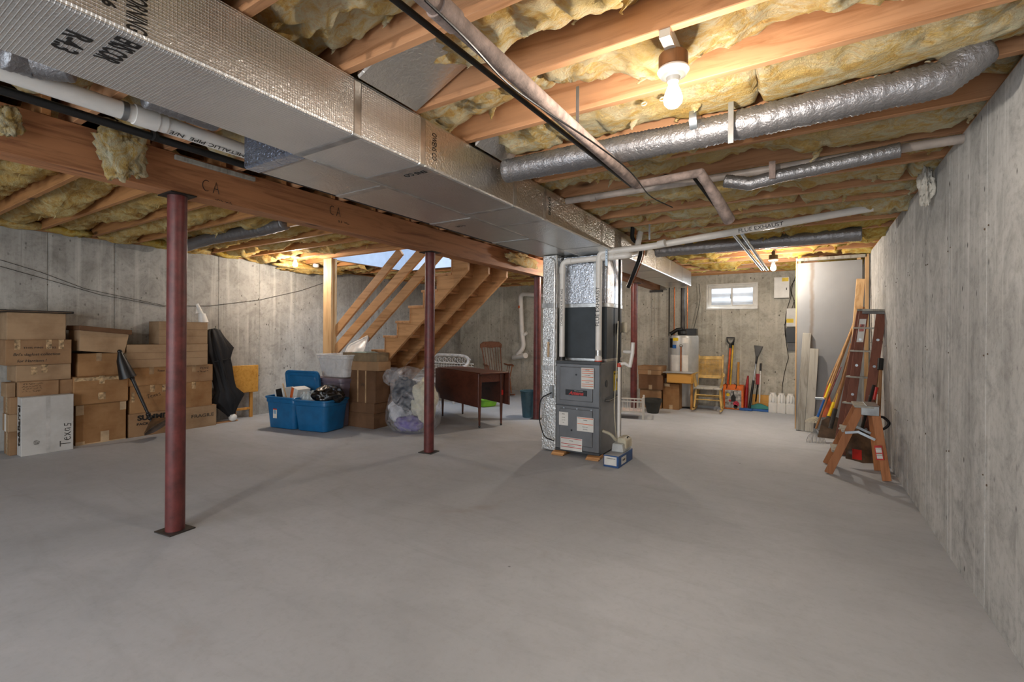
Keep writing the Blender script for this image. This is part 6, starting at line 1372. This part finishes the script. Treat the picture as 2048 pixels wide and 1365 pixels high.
# folded wooden extension stepladder leaning flat on the wall
t = thing('step_ladder', 'tall folded brown painted wooden stepladder leaning in the right corner', 'ladder', (.5, 6.6, 0))
def lp(px, py, y): return P(px, py, 1, y)
ztop = lp(1745, 620, 6.55)[2]
railsL = [(lp(1688, 855, 6.28), lp(1728, 622, 6.50)), (lp(1724, 868, 6.20), lp(1763, 622, 6.45))]
for k, (b_, tp_) in enumerate(railsL):
    b_ = Vector((b_.x, b_.y, .004)); MB().beam(b_, tp_, .085, .030, up=(0, 1, 0)).build('side_rail', M_BROWNP, t, bevel=.003)
for k, (b_, tp_) in enumerate(railsL):
    off = Vector((-.055 if k == 0 else .01, .14, 0)); b2 = Vector((b_.x, b_.y, .004))+off*1.2; MB().beam(b2, tp_+off*.6, .05, .025, up=(0, 1, 0)).build('rear_rail', M_BROWNP, t, bevel=.003)
b0, t0 = railsL[0]; b1, t1 = railsL[1]; b0 = Vector((b0.x, b0.y, 0)); b1 = Vector((b1.x, b1.y, 0))
for f_ in (.18, .36, .54, .72, .88): MB().beam(b0.lerp(t0, f_)+Vector((-.07, .03, 0)), b1.lerp(t1, f_)+Vector((-.0, .03, 0)), .09, .018, up=(0, 0, 1)).build('step', M_GREYW, t, bevel=.003)
for f_ in (.2, .42, .62, .80):
    for (b_, q_) in ((b0, t0), (b1, t1)): c_ = b_.lerp(q_, f_); MB().tube([c_+Vector((0, -.015, 0)), c_+Vector((0, -.021, 0))], .014, 12).build('bolt', M_STEEL, t, smooth=True)
MB().beam(t0+Vector((-.055, .02, .01)), t1+Vector((.055, .02, .0)), .12, .025, up=(0, 0, 1)).build('top_cap', M_GREYW, t, bevel=.003)
MB().beam(t0+Vector((-.02, -.045, -.02)), t1+Vector((.05, -.045, -.025)), .004, .03, up=(0, 0, 1)).build('cap_bracket', M_DARKST, t, bevel=.002)
c_ = b0.lerp(t0, .88); dl = (t0-b0).normalized(); MB(frame(c_+Vector((0, -.0165, 0)), Vector((1, 0, 0)), dl)).box(-.03, .03, -.16, .10, 0, .001).build('paper_label', M_PAPER, t); MB(frame(c_+Vector((0, -.0178, 0)), Vector((1, 0, 0)), dl)).box(-.022, .022, -.04, .04, 0, .0006).build('red_print', plain('faded_red', 'a8635a', vary=.3, scale=50), t)
# two handles right of it
t = tool('wooden_pole', 'wooden handle with black grip leaning between ladder and right wall', 'pole', Vector((.60, 6.30, .02)), lp(1765, 640, 6.62), .018, M_HANDLE)
d = (Vector((.60, 6.30, .02))-lp(1765, 640, 6.62)).normalized(); MB().tube([lp(1765, 636, 6.62), lp(1765, 640, 6.62)+d*.17], .024, 12).build('grip', plain('charcoal_grip', '2d2f2d'), t, smooth=True)
t = tool('garden_tool', 'dark garden tool with red-painted shaft and black grip against the right wall', 'garden tool', Vector((.64, 6.05, .02)), lp(1762, 728, 6.15), .017, M_HANDLED)
d = (Vector((.64, 6.05, .02))-lp(1762, 728, 6.15)).normalized(); MB().tube([lp(1762, 718, 6.16), lp(1760, 740, 6.12)], .026, 12).build('grip', M_BLACKP, t, smooth=True); MB().tube([lp(1752, 775, 6.1), lp(1747, 800, 6.08)], .0195, 12).build('red_band', M_REDB, t, smooth=True)
t = thing('snow_shovel', 'dark scooped shovel with black loop handle behind the small stepladder', 'shovel', (.45, 5.9, 0))
c_ = P(1712, 905, 1, 5.85); c_.z = .17
m = MB(TR((c_.x+.03, 5.86, .02), .25, -.35, .1)); n = 12; v = []
for i in range(n+1):
    a = -1.1+2.2*i/n
    for z_ in (0, .12, .26, .34): v.append((math.sin(a)*.15, -math.cos(a)*.09*(1 if z_ < .3 else .8), z_+(.03*abs(math.sin(a)) if z_ == 0 else 0)))
m.add(v, [(i*4+j, (i+1)*4+j, (i+1)*4+j+1, i*4+j+1) for i in range(n) for j in range(3)]); bl = m.build('scoop', M_BROWND, t, smooth=True); s_ = bl.modifiers.new('solid', 'SOLIDIFY'); s_.thickness = .004
MB(TR((c_.x+.0, 5.79, .05), .25, -.35, .1)).box(-.05, .03, -.045, -.04, .02, .12).build('red_sticker', M_REDB, t)
MB().tube([(c_.x+.04, 5.9, .33), (.62, 6.1, .8)], .015, 10).build('shaft', M_IRON, t, smooth=True)
q = P(1757, 842, 1, 5.95); MB().tube(elbowed([q+Vector((-.06, 0, -.03)), q+Vector((.02, 0, .06)), q+Vector((.10, 0, -.02)), q+Vector((.02, 0, -.10)), q+Vector((-.06, 0, -.05))], .05), .013, 10).build('loop_handle', M_BLACKP, t, smooth=True)
# small stepladder
A_ = FL(1651, 944); A2 = FL(1645, 925); B_ = FL(1780, 965); B2 = FL(1748, 930)
tc = P(1733, 816, 1, 5.48)
t = thing('step_stool', 'small orange-brown wooden stepladder with metal top standing open near the right wall', 'step ladder', ((A_.x+B_.x)/2, 5.5, 0))
zt = P(1729, 812, 1, 5.42)[2]
topL = Vector((P(1716, 815, 1, 5.42)[0]+.02, 0, zt-.03)); topR = Vector((P(1758, 820, 1, 5.42)[0]-.03, 0, zt-.03))
for (bx, by, tx, ty) in ((A_.x, 5.38, topL.x, 5.42), (A_.x-.0, 5.78, topL.x, 5.70)):
    MB().beam((bx+.02, by, .003), (tx, ty, zt-.02), .066, .026, up=(0, 1, 0)).build('front_rail', M_STEP, t, bevel=.002)
for (bx, by, tx, ty) in ((B_.x-.02, 5.38, topR.x, 5.42), (B_.x-.04, 5.76, topR.x, 5.70)):
    MB().beam((bx, by, .003), (tx, ty, zt-.02), .066, .024, up=(0, 1, 0)).build('rear_rail', M_STEP, t, bevel=.002)
for f_ in (.33, .64):
    xx = A_.x+.02+(topL.x-A_.x-.02)*f_; MB().box(xx-.055, xx+.03, 5.40, 5.75, (zt-.02)*f_-.01, (zt-.02)*f_+.008).build('step', M_GREYW, t, bevel=.002)
MB().box(topL.x-.05, topL.x+.10, 5.39, 5.74, zt-.02, zt).build('top_step', M_GREYW, t, bevel=.004)
MB().box(topL.x+.0, topR.x+.03, 5.392, 5.398, zt-.085, zt+.002).build('metal_bracket', M_GALV, t, bevel=.01)
MB().box(topL.x+.04, topR.x+.035, 5.39, 5.74, zt-.001, zt+.004).build('metal_top', M_GALV, t, bevel=.003)
zb_ = .36*zt/.62
for y in (5.365, 5.70):
    p0 = Vector((P(1690, 866, 1, 5.37)[0], y, P(1690, 866, 1, 5.37)[2])); p1 = Vector((P(1718, 864, 1, 5.37)[0], y-.004, P(1718, 864, 1, 5.37)[2])); p2 = Vector((P(1750, 880, 1, 5.37)[0], y-.008, P(1750, 880, 1, 5.37)[2]))
    MB().beam(p0, p1, .022, .004, up=(0, 1, 0)).build('spreader_arm', M_STEEL, t); MB().beam(p1+Vector((-.01, 0, 0)), p2, .022, .004, up=(0, 1, 0)).build('spreader_arm', M_STEEL, t)
c_ = P(1758, 906, 1, 5.36); rb = (Vector((topR.x, 5.42, zt))-Vector((B_.x-.02, 5.38, 0))).normalized()
Tl = frame(c_+Vector((0, -.004, 0)), Vector((1, 0, 0))-rb*rb.x, rb); MB(Tl).box(-.028, .028, -.065, .065, 0, .0012).build('red_label', M_REDB, t); MB(Tl).box(-.021, .021, .0, .045, .001, .002).box(-.021, .021, -.052, -.010, .001, .002).build('label_text_ground', M_PAPER, t)
text('CAUTION', .011, Tl @ frame((0, .034, .0025), (1, 0, 0), (0, 1, 0)), M_INKB, t); text('DANGER', .011, Tl @ frame((0, -.022, .0025), (1, 0, 0), (0, 1, 0)), M_INKB, t)
